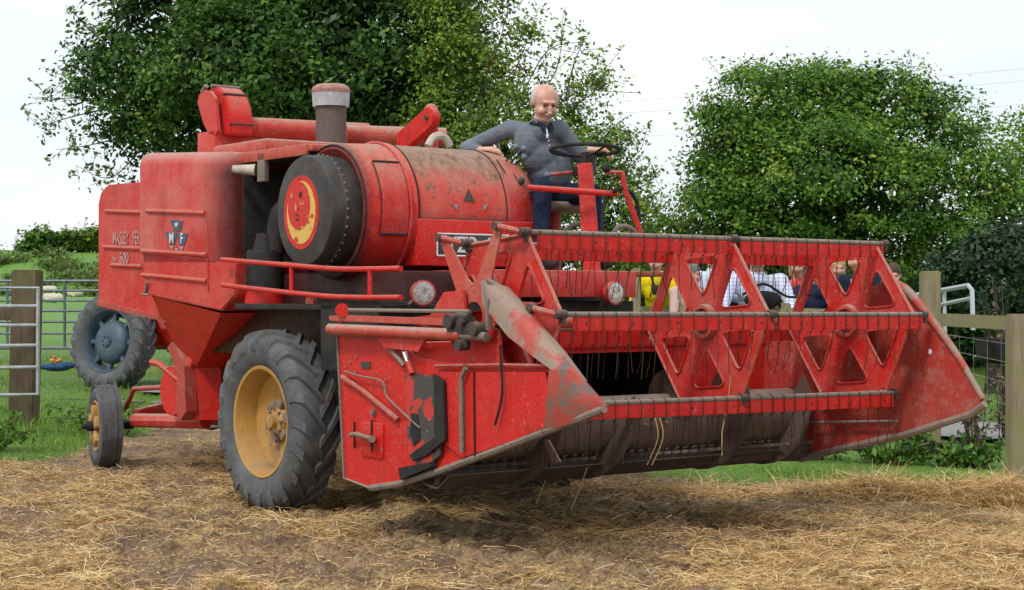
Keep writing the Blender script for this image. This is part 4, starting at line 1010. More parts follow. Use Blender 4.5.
def leaves(name, lobes, mat, parent, dens=60, leaf=.07, clus=.22, cdens=9., tintshift=0., inner=True, squash=.85):
    P = []; T = []; S_ = []; Nn = []
    lob = [(np.array(c, float), r) for c, r in lobes]
    for ci, (c, r) in enumerate(lob):
        nc = int(cdens*4*r*r)+6
        v = RNG.normal(size=(nc, 3)); v /= np.linalg.norm(v, axis=1)[:, None]; v[:, 2] = np.where(v[:, 2] < -.6, -v[:, 2], v[:, 2])
        rr = r*RNG.uniform(.72, 1.1, nc); cc = c+v*rr[:, None]*np.array([1, 1, squash])
        ok = np.ones(nc, bool)
        for cj, (c2, r2) in enumerate(lob):
            if cj != ci: ok &= np.linalg.norm((cc-c2)/np.array([1, 1, squash]), axis=1) > r2*.72
        ok &= cc[:, 1]-c[1] < r*.55     # nothing grows where only the back would see it
        cc = cc[ok]; v = v[ok]
        ct = RNG.normal(0, .16, len(cc)); cs = RNG.uniform(.6, 1.35, len(cc))
        k = RNG.poisson(dens, len(cc)); ii = np.repeat(np.arange(len(cc)), k)
        off = RNG.normal(size=(len(ii), 3))*clus*cs[ii][:, None]*np.array([1, 1, .62])
        P.append(cc[ii]+off); T.append(.48+ct[ii]+RNG.normal(0, .14, len(ii))+tintshift); S_.append(leaf*RNG.uniform(.6, 1.35, len(ii)))
        Nn.append(v[ii]*.5+np.array([0, -.15, .55])+RNG.normal(size=(len(ii), 3))*.55)
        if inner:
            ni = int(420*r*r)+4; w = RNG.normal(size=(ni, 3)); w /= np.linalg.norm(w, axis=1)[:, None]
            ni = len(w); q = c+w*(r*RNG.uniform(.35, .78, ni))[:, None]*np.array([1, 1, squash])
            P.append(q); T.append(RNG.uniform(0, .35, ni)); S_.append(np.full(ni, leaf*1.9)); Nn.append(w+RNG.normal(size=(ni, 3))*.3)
    P = np.concatenate(P); T = np.clip(np.concatenate(T), 0, 1); S_ = np.concatenate(S_); Nn = np.concatenate(Nn)
    return leafmesh(name, P, Nn, S_, T, mat, parent)
def leafmesh(name, P, Nn, S_, T, mat, parent):
    Nn = Nn/np.linalg.norm(Nn, axis=1)[:, None]; n = len(P)
    a = RNG.normal(size=(n, 3)); u = np.cross(Nn, a); u /= np.linalg.norm(u, axis=1)[:, None]; w = np.cross(Nn, u)
    s = S_[:, None]
    v = np.stack([P-u*s*.55, P+w*s*.30+Nn*s*.06, P+u*s*.6-Nn*s*.08, P-w*s*.30+Nn*s*.06], 1).reshape(-1, 3)
    f = np.arange(n*4).reshape(-1, 4)
    return mesh_np(name, v, f, mat, parent, attr=T)
BARK = simple('bark', (.055, .045, .035), .9, c2=(.10, .085, .065), scale=14, bmp=.6)
def tree(name, base, lobes_px, d, mat, label, cat='tree', group=None, trunk=.22, forks=5, **kw):
    """lobes_px = [(px, py, r_px, depth offset)]"""
    bz = float(gbase(base[0], base[1])); t = empty(name, (base[0], base[1], bz)); tag(t, label, cat, group)
    B = V(base[0], base[1], bz); lobes = []
    for px, py, rp, dd in lobes_px:
        c = UW(px, py, d+dd); lobes.append((c-B, rp/FPX*(d+dd)))
    tr = MB(); top = max(l[0].z for l in lobes); 
    mid = V(0, 0, .35*top)
    tr.tube([V(0, 0, -.2), V(.03, 0, top*.18), mid], trunk, 10, rr=(trunk*1.15, trunk*.8), sub=0)
    big = sorted(lobes, key=lambda l: -l[1])[:forks]
    part(tr, 'trunk', BARK, t)
    for c, r in big:
        lm = MB(); lm.tube([mid-V(0, 0, .1), mid.lerp(c, .5)+V(random.uniform(-.2, .2), 0, .15), c+V(0, 0, r*.3)], .1, 7, 4, rr=(trunk*.55, .03))
        part(lm, 'limb', BARK, t)
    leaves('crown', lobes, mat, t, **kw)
    return t, B
def sprays(t, B, lines, d, mat, leaf=.06, dens=55, name='spray', spread=.10):
    """thin branches carrying leaves. lines: list of pixel polylines"""
    for pts in lines:
        b = MB(); P = []
        dd = d+random.uniform(-.4, .4); w = [UW(x, y, dd+.15*i)-B for i, (x, y) in enumerate(pts)]
        b.tube(w, .02, 5, 4, rr=(.013, .003))
        L_ = sum((w[i+1]-w[i]).length for i in range(len(w)-1))
        for k in range(int(7*L_)+3):
            s = random.uniform(.15, 1)*(len(w)-1); i = min(int(s), len(w)-2); p = w[i].lerp(w[i+1], s-i)
            q = p+V(random.gauss(0, .22), random.gauss(0, .22), random.gauss(.08, .20))
            b.tube([p, q], .004, 4)
            for j in range(int(dens/8)):
                P.append(p.lerp(q, random.uniform(.3, 1.1))+V(*[random.gauss(0, spread*.5) for _ in range(3)]))
        tw = b.build('branch', BARK, t); P = np.array([tuple(p) for p in P]); n = len(P)
        leafmesh('leaves', P, RNG.normal(size=(n, 3))+np.array([0, -.3, .5]), leaf*RNG.uniform(.6, 1.3, n), np.clip(RNG.normal(.6, .2, n), 0, 1), mat, tw)
# big ivy-clad tree
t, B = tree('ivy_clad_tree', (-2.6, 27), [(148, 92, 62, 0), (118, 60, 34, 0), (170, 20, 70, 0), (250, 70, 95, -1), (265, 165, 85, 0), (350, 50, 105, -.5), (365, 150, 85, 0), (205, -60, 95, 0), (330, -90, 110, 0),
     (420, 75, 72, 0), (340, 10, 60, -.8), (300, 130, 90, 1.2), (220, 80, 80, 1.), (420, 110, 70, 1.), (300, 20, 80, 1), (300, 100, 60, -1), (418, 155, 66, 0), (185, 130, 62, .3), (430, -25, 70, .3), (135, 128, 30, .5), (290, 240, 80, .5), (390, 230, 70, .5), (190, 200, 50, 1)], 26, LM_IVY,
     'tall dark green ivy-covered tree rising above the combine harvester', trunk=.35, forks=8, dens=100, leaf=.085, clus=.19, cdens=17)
sprays(t, B, [[(110, 100), (70, 98), (30, 104)], [(120, 75), (85, 85), (55, 72)], [(130, 135), (90, 145), (55, 150)], [(140, 150), (110, 178), (75, 165)], [(100, 40), (80, 20), (72, 8)], [(110, 55), (92, 45), (80, 55)], [(100, 110), (60, 120), (38, 128)], [(460, 40), (480, 20), (490, -5)]], 26, LM_IVY, .08, 80)
t, B = tree('hawthorn_tree', (.2, 24.8), [(462, 70, 42, 0), (470, 130, 62, 0), (455, 15, 36, .3), (515, 125, 40, 0), (535, 180, 58, 0), (480, 200, 66, 0), (582, 160, 34, 0), (595, 205, 46, 0), (560, 118, 30, .3), (622, 222, 30, 0), (560, 250, 55, .5), (625, 265, 40, .5), (480, 260, 60, .6), (610, 150, 22, .2), (500, 70, 14, .4), (575, 120, 16, .4), (625, 185, 22, .3), (530, 30, 9, .4), (600, 85, 9, .4), (640, 205, 18, .3)], 24, LM_HAW,
     'light green hawthorn with reddish berries spreading behind the driver', trunk=.16, forks=8, dens=75, leaf=.062, clus=.18, cdens=17)
sprays(t, B, [[(500, 105), (520, 60), (540, 5)], [(530, 110), (556, 70), (566, 12)], [(545, 115), (585, 85), (612, 62)], [(520, 100), (548, 50), (588, 42)], [(485, 80), (500, 40), (512, -10)], [(560, 110), (590, 95), (606, 75)], [(590, 150), (610, 130), (608, 110)], [(600, 180), (630, 160), (642, 148)], [(610, 200), (645, 185), (658, 172)], [(565, 100), (575, 60), (590, 30)], [(470, 60), (478, 20), (480, -15)]], 24, LM_HAW, .065, 90)
tree('low_shrub', (2.3, 29), [(652, 238, 22, 0), (680, 232, 20, 0), (705, 246, 24, 0), (668, 262, 30, 0), (700, 275, 26, 0), (640, 270, 22, 0)], 28, LM_HAW, 'low reddish green shrub in the gap between the two tall trees', 'shrub', trunk=.06, forks=3, dens=40, leaf=.08, clus=.16, cdens=12)
t, B = tree('spreading_tree', (5.6, 28.3), [(772, 112, 56, 0), (828, 106, 38, 0), (742, 150, 48, 0), (730, 205, 46, -.3), (888, 118, 48, 0), (940, 130, 40, .2), (962, 172, 48, 0), (822, 180, 78, -.8), (790, 150, 50, -.2), (850, 140, 50, 0), (800, 200, 70, .9), (750, 150, 45, 1.), (860, 200, 70, .9), (735, 190, 40, .8), (830, 120, 55, .9), (760, 250, 60, .9), (905, 205, 66, -.6), (775, 230, 52, -.4), (812, 90, 26, .3), (866, 94, 26, .2), (995, 205, 42, .3), (740, 262, 46, 0), (810, 275, 56, 0), (885, 280, 56, 0), (955, 262, 56, .2), (710, 120, 14, 0), (703, 170, 12, 0)], 27, LM_ELD,
     'broad round-topped green tree behind the header on the right', trunk=.3, forks=8, dens=95, leaf=.072, clus=.18, cdens=17)
sprays(t, B, [[(740, 110), (712, 106), (695, 112)], [(745, 90), (735, 80), (722, 84)], [(820, 84), (824, 70), (818, 58)], [(925, 95), (940, 82), (950, 90)], [(735, 150), (710, 140), (690, 148)], [(975, 140), (985, 125), (982, 112)], [(880, 85), (900, 72), (915, 66)]], 27, LM_ELD, .06, 90)
t, B = tree('edge_tree', (9.6, 30), [(1024, 175, 34, 0), (1050, 140, 45, 0), (1035, 225, 50, 0), (1075, 200, 60, 0), (1060, 270, 60, 0)], 29, LM_ELD, 'light green tree at the far right edge beyond the broad tree', trunk=.18, forks=4, dens=90, leaf=.075, clus=.18, cdens=14, tintshift=.12)
tree('dark_conifer', (6.6, 23.5), [(985, 262, 34, 0), (1015, 255, 36, 0), (950, 285, 30, .3), (1000, 290, 36, 0)], 22.5, LM_DRK, 'dark blue-green bushy shrub behind the far metal rails', 'shrub', trunk=.08, forks=3, dens=90, leaf=.075, clus=.13, cdens=18)
for lb, cx, lbs in (('round dark green bush on the distant bank at far left', -27.5, [(38, 244, 13, 0), (52, 240, 12, 0), (28, 250, 9, 0)]),
                    ('straggly brown-green bushes on the bank beside the harvester rear', -24, [(70, 243, 12, 0), (84, 246, 11, 0), (97, 242, 14, 0), (115, 240, 14, 0)])):
    tree('bank_bush', (cx, 116), lbs, 114, LM_ELD if 'round' in lb else LM_HAW, lb, 'bush', 'bushes on the distant bank', trunk=.15, forks=3, dens=40, leaf=.30, clus=.35, cdens=4, tintshift=-.15)
hg = []
for k in range(16): hg.append((V(-34+1.9*k, 107+.3*math.sin(k*2.), 2.2+.3*math.sin(k*3.3)), 1.0+.3*math.sin(k*5.1)))
sc_l = []
for k in range(90):
    x_, y_ = random.uniform(-38, -22), random.uniform(97, 113); sc_l.append(((x_, y_, float(gbase(x_, y_))+.05), random.uniform(.25, .6)))
tag(leaves('bank_scrub', sc_l, leaf_mat('scrub_leaves', [(0, (.05, .08, .02)), (.5, (.11, .19, .035)), (1, (.24, .26, .08))]), None, dens=26, leaf=.22, clus=.3, cdens=6, inner=False, squash=.5), kind='stuff')
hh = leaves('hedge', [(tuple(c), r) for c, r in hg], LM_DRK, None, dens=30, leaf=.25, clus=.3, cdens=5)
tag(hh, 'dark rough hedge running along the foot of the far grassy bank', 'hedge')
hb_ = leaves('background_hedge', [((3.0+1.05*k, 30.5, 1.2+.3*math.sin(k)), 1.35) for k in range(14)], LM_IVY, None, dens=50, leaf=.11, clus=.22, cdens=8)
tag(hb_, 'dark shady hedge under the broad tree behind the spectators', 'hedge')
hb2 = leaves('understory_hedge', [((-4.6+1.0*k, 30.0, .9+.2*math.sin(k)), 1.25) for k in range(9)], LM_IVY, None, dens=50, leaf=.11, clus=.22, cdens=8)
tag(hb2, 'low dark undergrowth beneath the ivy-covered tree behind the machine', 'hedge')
# weeds against the right-hand fence
def weed(name, x, y, h, r, n, mat, label, cat='weed', leaf=.05, ts=0.):
    t = empty(name, (x, y, float(ground_z(x, y)))); tag(t, label, cat, 'weeds along the fence')
    s = MB(); P = []
    for k in range(n):
        a = random.uniform(0, 6.28); q = V(math.cos(a)*r*random.uniform(.3, 1.3), math.sin(a)*r*random.random()*.6, h*random.uniform(.25, 1.25)*(1-.3*random.random()))
        s.tube([V(q.x*.3, q.y*.3, -.02), q*.55+V(0, 0, .05), q], .005, 5, 3)
        for j in range(22):
            f = random.uniform(.15, 1.05); P.append((q.x*f+random.gauss(0, .05), q.y*f+random.gauss(0, .05), q.z*f+random.gauss(0, .03)))
    s.build('stem', BARK, t); P = np.array(P); n_ = len(P)
    leafmesh('foliage', P, RNG.normal(size=(n_, 3))+np.array([0, -.3, .6]), leaf*RNG.uniform(.5, 1.4, n_), np.clip(RNG.normal(.45+ts, .22, n_), 0, 1), mat, t)
for a in ((3.3, 14.9, .30, .6, 20, LM_ELD, 'dark green bramble clump at the foot of the header tip', 'weed', .07, -.1),
          (2.6, 15.2, .26, .6, 18, LM_ELD, 'low green nettles on the verge under the header end', 'weed', .06, 0.),
          (4.0, 14.7, .30, .5, 20, LM_ELD, 'leafy bramble at the base of the right-hand fence post', 'weed', .07, -.1),
          (3.75, 15.6, 1.25, .22, 16, LM_WEED, 'tall withered brown weed leaning on the wire beside the post', 'weed', .045, .2),
          (4.2, 15.4, .85, .3, 16, LM_WEED, 'shorter grey-brown dock stems against the wire', 'weed', .045, .3),
          (4.75, 16.3, 1.42, .2, 18, LM_WEED, 'grey dried seed heads sticking above the fence rail', 'weed', .06, .5),
          (-4.9, 15.8, .35, .45, 24, LM_ELD, 'green nettles at the foot of the left gate post', 'weed', .06, .1),
          (-4.1, 17.3, .38, .5, 24, LM_ELD, 'nettle clump in front of the blue-grey wheel', 'weed', .06, .05)):
    weed('weed_plant', *a)
# ================================================================= FENCES AND GATES
def wood_mat(name, c1, c2, c3):
    m, nt, bs = newmat(name); co = objco(nt)
    n1 = noise(nt, stretch(nt, co, (22, 22, 1.6)), 1.5, 6, .7); n2 = noise(nt, co, 5, 6, .6)
    c = mix(nt, ramp(nt, n1, .35, .65), c1, c2); c = mix(nt, ramp(nt, n2, .45, .65, 0, .75), c, c3)
    nt.links.new(c, bs.inputs['Base Color']); bs.inputs['Roughness'].default_value = .85; bump(nt, bs, n1, .5, .01); return m
WOOD = wood_mat('weathered_wood', (.085, .052, .032), (.16, .11, .075), (.12, .13, .03)); WOODG = wood_mat('mossy_wood', (.20, .16, .10), (.30, .25, .17), (.22, .22, .07))
WOODH = wood_mat('mossy_rail', (.21, .18, .10), (.32, .28, .17), (.24, .25, .08))
def post(px, d, top_py, wpx, mat, parent, name='post', lean=0.):
    p = UW(px, top_py, d); g = float(gbase(p.x, d)); w = wpx/FPX*d/2
    return part(MB().prism([V(p.x-w, d-w, g-.3), V(p.x+w, d-w, g-.3), V(p.x+w, d+w, g-.3), V(p.x-w, d+w, g-.3)], (lean, 0, p.z-g+.3), .012), name, mat, parent)
fe_ = empty('wooden_fence', (UW(1015, 300, 13.7).x, 13.7, 0)); tag(fe_, 'mossy post and rail fence with wire running behind the header and spectators', 'fence')
def sub_local(o, e):    # keep world coordinates for meshes parented to a moved empty
    o.matrix_parent_inverse = Matrix.Translation(e.location).inverted()
for args in ((1019, 13.6, 314, 22, WOODG), (930, 15.5, 271, 18, WOODG), (636, 17.3, 268, 9, WOODH), (786, 16.9, 303, 9, WOODH), (560, 18.2, 280, 9, WOODH)):
    sub_local(post(*args[:4], args[4], fe_), fe_)
def rail(a, b, w, parent, name='rail'):
    a = V(*a); b = V(*b); s = V(0, .02, 0)
    sub_local(part(MB().prism([a-s, a+s, a+s-V(0, 0, w), a-s-V(0, 0, w)], b-a, .005), name, WOODH, parent), parent)
rail(UW(934, 313, 15.45)+V(0, -.1, 0), UW(1035, 317, 13.45)+V(0, -.1, 0), .115, fe_)
rail(UW(560, 306, 18.1)+V(0, -.08, 0), UW(790, 307.5, 16.8)+V(0, -.08, 0), .10, fe_); rail(UW(786, 307.5, 16.75)+V(0, -.08, 0), UW(934, 313, 15.45)+V(0, -.1, 0), .11, fe_)
b = MB()
for j, (ya, yb) in enumerate(((338, 345), (352, 364), (368, 385), (384, 408), (400, 432))):
    b.tube([UW(930, ya-6, 15.45), UW(1015, yb, 13.6)], .0016, 5)
for j in range(6):
    f = j/6; b.tube([UW(932+83*f, 333+6*f, 15.4-1.8*f), UW(932+83*f, 412+20*f, 15.4-1.8*f)], .0009, 4)
sub_local(part(b, 'wire_netting', 'galv', fe_), fe_)
# tubular gates
def tube_gate(name, A, B_, zb, zt_, nb, label, rt=.022, uprights=(), brace=None, mat='galv'):
    e = empty(name, (A.x, A.y, 0)); tag(e, label, 'gate', 'metal field gates')
    fr = MB(); 
    fr.tube([V(A.x, A.y, zb), V(A.x, A.y, zt_), V(B_.x, B_.y, zt_), V(B_.x, B_.y, zb), V(A.x, A.y, zb)], rt, 8)
    sub_local(part(fr, 'gate_frame', mat, e), e)
    for k in range(1, nb):
        z = zb+(zt_-zb)*(k/nb)**.85
        sub_local(part(MB().tube([V(A.x, A.y, z), V(B_.x, B_.y, z)], rt*.8, 8), 'bar', mat, e), e)
    for f in uprights:
        p = V(A.x, A.y, 0).lerp(V(B_.x, B_.y, 0), f)
        sub_local(part(MB().tube([V(p.x, p.y, zb), V(p.x, p.y, zt_)], rt*.9, 8), 'upright', mat, e), e)
    return e
M_['galv_dark'] = simple('dull_galvanised', (.16, .19, .21), .5, .3, c2=(.10, .12, .13), scale=15, bmp=0)
A = UW(-30, 0, 17.3); B_ = UW(38, 0, 17.6)
tube_gate('field_gate', A, B_, 1.48-94/1700*18, 1.48+10/1700*18, 5, 'near galvanised tubular gate fixed to the old wooden post at the left edge', .024)
A = UW(-60, 0, 27); B_ = UW(104, 0, 27)
tube_gate('field_gate', A, B_, 1.48-50/1700*27, 1.48+17/1700*27, 6, 'dull grey field gate closing the sheep pasture behind the wooden post', .026, (.28, .41, .76), mat='galv_dark')
pe = empty('gate_post', (UW(24, 0, 17.9).x, 17.9, 0)); tag(pe, 'thick brown weathered gate post with green moss, standing at the left', 'gate post')
p_ = post(23, 17.9, 270, 25, WOOD, pe, lean=.05); sub_local(p_, pe)
m, nt, bs = newmat('green_moss'); bs.inputs['Base Color'].default_value = (.17, .19, .035, 1); bs.inputs['Roughness'].default_value = .95
q0, q1 = UW(36, 382, 17.72), UW(38.5, 272, 17.72)
rl = MB(); rl.box(V(UW(-20, 0, 17.9).x, 17.85, 1.48-22/1700*18), V(UW(14, 0, 17.9).x, 17.95, 1.48-10/1700*18), .005); sub_local(part(rl, 'old_rail', WOOD, pe), pe)
A = UW(918, 0, 19.5); B_ = UW(972, 0, 17.5)
g3 = empty('metal_hurdle', (A.x, A.y, 0)); tag(g3, 'pale galvanised tubular hurdle showing above the fence rail on the right', 'gate', 'metal field gates')
hb = MB(); a1 = UW(905, 297, 20); b1 = UW(968, 285.5, 17.8)
hb.tube([a1, b1, UW(972, 290, 17.8), UW(973, 330, 17.8)], .026, 8); hb.tube([UW(905, 312, 20), UW(972, 298, 17.8)], .022, 8); hb.tube([UW(905, 325, 20), UW(972, 316, 17.8)], .022, 8)
for f, y in ((.5, 291.5), (.62, 290)): hb.tube([UW(905+63*f, y, 20-2.2*f), UW(906+63*f, y+45, 20-2.2*f)], .022, 8)
M_['galv_light'] = simple('bright_galvanised', (.50, .56, .60), .4, .2)
sub_local(part(hb, 'gate_frame', 'galv_light', g3), g3)
# black rubber bucket rim hung on the wire
p = UW(996, 346, 14.6)
bk_ = MB(); bk_.lathe([(0, .10), (.02, .155), (.2, .17), (.205, .185), (.19, .185), (.02, .165), (-.01, .1)], p+V(0, 0, -.14), (.05, 0, 1), 28)
tag(bk_.build('rubber_bucket', M_['black']), 'black rubber bucket standing behind the wire near the right edge', 'bucket')
# power lines far off
for k, (ya, yb) in enumerate(((88, 68), (101, 80), (127, 103))):
    A = UW(250, ya+28, 120); B_ = UW(1100, yb-6, 120); b = MB(); b.tube([A, A.lerp(B_, .5)-V(0, 0, .6), B_], .010, 4, 8)
    tag(b.build('power_line', simple('cable', (.45, .47, .5), .6)), ('upper', 'middle', 'lowest')[k]+' thin power line crossing the pale sky behind the right tree', 'power line', 'power lines')
# blue cloth bundle by the gate
g = float(gbase(-5.7, 23.5)); c = UW(57, 368, 0); 
c = UW(57, 367, 20.6)
zz = c.z
b = MB(); b.ball(c, .12, (1.5, 1, .45)); b.ball(c+V(.12, 0, .02), .09, (1.2, 1, .5)); b.ball(c-V(.13, 0, .0), .07, (1.4, 1, .5))
bl = b.build('cloth_bundle', simple('blue_cloth', (.012, .04, .10), .9, c2=(.02, .08, .2), scale=30)); tag(bl, 'small blue cloth bundle lying on the ground by the gate post', 'cloth bundle')
b = MB(); b.ball(c+V(-.05, 0, .08), .032); b.ball(c+V(-.04, 0, .12), .02); b.cyl(c+V(-.05, 0, .05), c+V(.06, 0, .09), .02)
tag(b.build('toy_figure', simple('yellow_plastic', (.6, .30, .02), .5, c2=(.5, .06, .02), scale=18, bmp=0)), 'tiny yellow and red toy resting on the blue cloth bundle', 'toy')
# flat stones by the track
for k, (px, py, s) in enumerate(((205, 428, .16), (188, 447, .13), (230, 436, .10), (172, 352, .22), (205, 345, .2), (130, 378, .13))):
    d = 1.40*1700/(py-298) if py > 400 else 21.; p = UW(px, py, d); p.z = float(ground_z(p.x, p.y))+.01
    b = MB(); b.ball(p, s, (1.3, .7, .22), 10)
    for v in b.bm.verts: v.co += Vector((random.uniform(-1, 1), random.uniform(-1, 1), 0))*s*.12
    tag(b.build('flat_stone', simple('stone', (.14, .12, .10), .9, c2=(.22, .20, .18), scale=12)), ('larger flat stone in the mud left of the front wheel', 'small flat stone between the rear wheel and front wheel', 'little stone touching the front tyre', 'grey slab beside the blue-grey wheel', 'grey slab under the harvester grain boot', 'small pale stone near the cloth bundle')[k], 'stone')
# ================================================================= TRACTOR behind the combine
TD = 23.; tc = UW(113, 342, TD); Rw = .68
tr = empty('old_tractor', (tc.x, tc.y, float(gbase(tc.x, tc.y)))); tag(tr, 'old red tractor mostly hidden behind the harvester, its blue-grey rear wheel showing', 'tractor')
TM = Matrix.Translation(tc) @ Matrix.Rotation(R(-32), 4, 'Z') @ Matrix.Rotation(R(-9), 4, 'X')
TMc = TM
def tpart(mb, name, mat, M=TMc, parent=tr):
    bmesh.ops.transform(mb.bm, matrix=M, verts=mb.bm.verts[:]); o = part(mb, name, mat, parent)
    if parent == tr: sub_local(o, tr)
    return o
rwh = empty('rear_wheel', (0, 0, 0), 0, tr); rwh.matrix_parent_inverse = Matrix.Translation(tr.location).inverted()
def wpart(mb, name, mat):
    bmesh.ops.transform(mb.bm, matrix=TM, verts=mb.bm.verts[:]); return part(mb, name, mat, rwh)
wpart(make_tyre(Rw, .44, .34, 22, .04, 'tyre'), 'tyre', 'tyre')
r = MB(); r.lathe([(-.12, .445), (-.13, .43), (-.10, .405), (-.02, .39), (.05, .385), (.05, .34)], (0, 0, 0), (0, 1, 0), 48)
for k in range(8):
    a = 2*math.pi*k/8; r.box((-.03, -.03, .27), (.03, .04, .40), .005, 2, Matrix.Rotation(a, 4, 'Y'))
wpart(r, 'rim', 'blue_rim')
r = MB(); r.lathe([(.04, .30), (-.03, .295), (-.07, .27), (-.105, .21), (-.125, .12), (-.12, .09), (-.14, .085), (-.14, .0)], (0, 0, 0), (0, 1, 0), 40)
for k in range(6):
    a = 2*math.pi*k/6; r.cyl((.06*math.cos(a), -.13, .06*math.sin(a)), (.06*math.cos(a), -.16, .06*math.sin(a)), .013, n=6)
wpart(r, 'wheel_disc', 'blue_rim')
TB = Matrix.Translation((tc.x, tc.y, float(gbase(tc.x, tc.y)))) @ Matrix.Rotation(R(-32), 4, 'Z')
b = MB(); b.box((.2, .45, .55), (2.4, 1.0, 1.15), .08, 4); tpart(b, 'bonnet', 'red_clean', TB)
b = MB(); b.box((-.6, .3, .5), (.3, 1.15, .85), .05); tpart(b, 'axle_housing', 'red_dull', TB)
b = MB(); b.prism([V(-.5, .16, 1.2), V(.0, .16, 1.36), V(.55, .16, 1.25), V(.75, .16, .8), V(.72, .16, .8), V(.5, .16, 1.2), V(0, .16, 1.31), V(-.5, .16, 1.15)], (0, .3, 0)); tpart(b, 'mudguard', 'red_dull', TB)
b = MB(); b.tube([V(2.2, .2, .32), V(2.2, 1.25, .32)], .04, 8); tpart(b, 'front_axle', 'red_dull', TB)
for y in (.1, 1.3):
    t_ = make_tyre(.34, .2, .16, 0, .01, 'tyre', ribs=True); tpart(t_, 'front_wheel', 'tyre', TB @ Matrix.Translation((2.2, y, .34)))
# ================================================================= SHEEP
WOOL = simple('wool', (.62, .57, .47), .95, c2=(.48, .42, .32), scale=9, bmp=.8)
def remesh(mb, name, mat, parent, vox=.02, sm=4, M=None):
    me = bpy.data.meshes.new('t'); bmesh.ops.recalc_face_normals(mb.bm, faces=mb.bm.faces[:]); mb.bm.to_mesh(me); mb.bm.free(); o = bpy.data.objects.new('t', me); COL.objects.link(o)
    r = o.modifiers.new('r', 'REMESH'); r.mode = 'VOXEL'; r.voxel_size = vox; r.adaptivity = 0
    s = o.modifiers.new('s', 'SMOOTH'); s.factor = .5; s.iterations = sm
    bpy.context.view_layer.update(); dg = bpy.context.evaluated_depsgraph_get()
    nm = bpy.data.meshes.new_from_object(o.evaluated_get(dg)); bpy.data.objects.remove(o); bpy.data.meshes.remove(me)
    nm.name = name; nm.materials.clear(); nm.materials.append(mat); nm.polygons.foreach_set('use_smooth', [True]*len(nm.polygons))
    if M is not None: nm.transform(M)
    q = bpy.data.objects.new(name, nm); COL.objects.link(q)
    if parent: q.parent = parent
    return q
def limb(b, pts, rs, n=14):
    """chain of tapered segments with round joints"""
    for (p, q, r0, r1) in zip(pts, pts[1:], rs, rs[1:]):
        b.cyl(p, q, r0, r1, n)
    for p, r in zip(pts, rs): b.ball(p, r, seg=12)
def sheep(px, py, d, rz, grazing, label, lying=False):
    p = UW(px, py, d); e = empty('sheep', (p.x, p.y, float(gbase(p.x, p.y))), rz); e.scale = (.72, .72, .72); tag(e, label, 'sheep', 'sheep grazing in the far pasture')
    b = MB(); h = .62 if not lying else .30
    b.ball((0, 0, h), .30, (1.75, .95, .95)); b.ball((.35, 0, h+.02), .25, (1, .9, 1)); b.ball((-.35, 0, h+.01), .27, (1, .95, 1))
    hd_ = V(.78, 0, h-.32 if grazing else h+.25)
    limb(b, [V(.45, 0, h+.08), hd_], [.15, .09]); b.ball(hd_+V(.08, 0, -.05), .09, (1.5, .8, 1)); b.ball(hd_+V(-.02, .09, .02), .04, (1, 1.6, .5)); b.ball(hd_+V(-.02, -.09, .02), .04, (1, 1.6, .5))
    if not lying:
        for sx in (.34, -.36):
            for sy in (.13, -.13):
                k = V(sx+(.04 if sx > 0 else -.06), sy, .30); limb(b, [V(sx, sy, h-.05), k, V(sx+(.02 if sx > 0 else .0), sy, .03)], [.10, .05, .04])
    else:
        limb(b, [V(.3, .15, .2), V(.55, .15, .06)], [.09, .04]); limb(b, [V(-.3, -.18, .2), V(-.05, -.25, .06)], [.12, .05])
    remesh(b, 'body', WOOL, e, .03, 3)
sheep(49, 292.5, 92, R(185), True, 'cream sheep grazing, the largest white one seen above the gate')
sheep(75, 293.5, 96, R(20), False, 'small pale sheep lying down to the right of the grazing one', True)
sheep(53, 305, 72, R(5), True, 'buff sheep lying lower down behind the gate bars', True)
# ================================================================= PEOPLE
def cloth(name, c, c2, scale=18):
    m, nt, bs = newmat(name); co = objco(nt); n1 = noise(nt, co, scale, 5, .6); n2 = noise(nt, stretch(nt, co, (1, 1, 2.4)), 7, 3, .5); n3 = noise(nt, co, 220, 2, .5)
    nt.links.new(mix(nt, ramp(nt, n1, .4, .65), c, c2), bs.inputs['Base Color']); bs.inputs['Roughness'].default_value = .92; bs.inputs['Specular IOR Level'].default_value = .15
    bump(nt, bs, math_(nt, 'ADD', n2, math_(nt, 'MULTIPLY', n3, .06)), .5, .02); return m
SKIN = simple('skin', (.56, .27, .20), .5, c2=(.62, .34, .26), scale=14, bmp=.05)
SKINR = simple('ruddy_skin', (.56, .29, .215), .5, c2=(.66, .42, .33), scale=11, bmp=.08)
HAIRG = simple('grey_hair', (.45, .44, .43), .8, c2=(.6, .59, .58), scale=60)
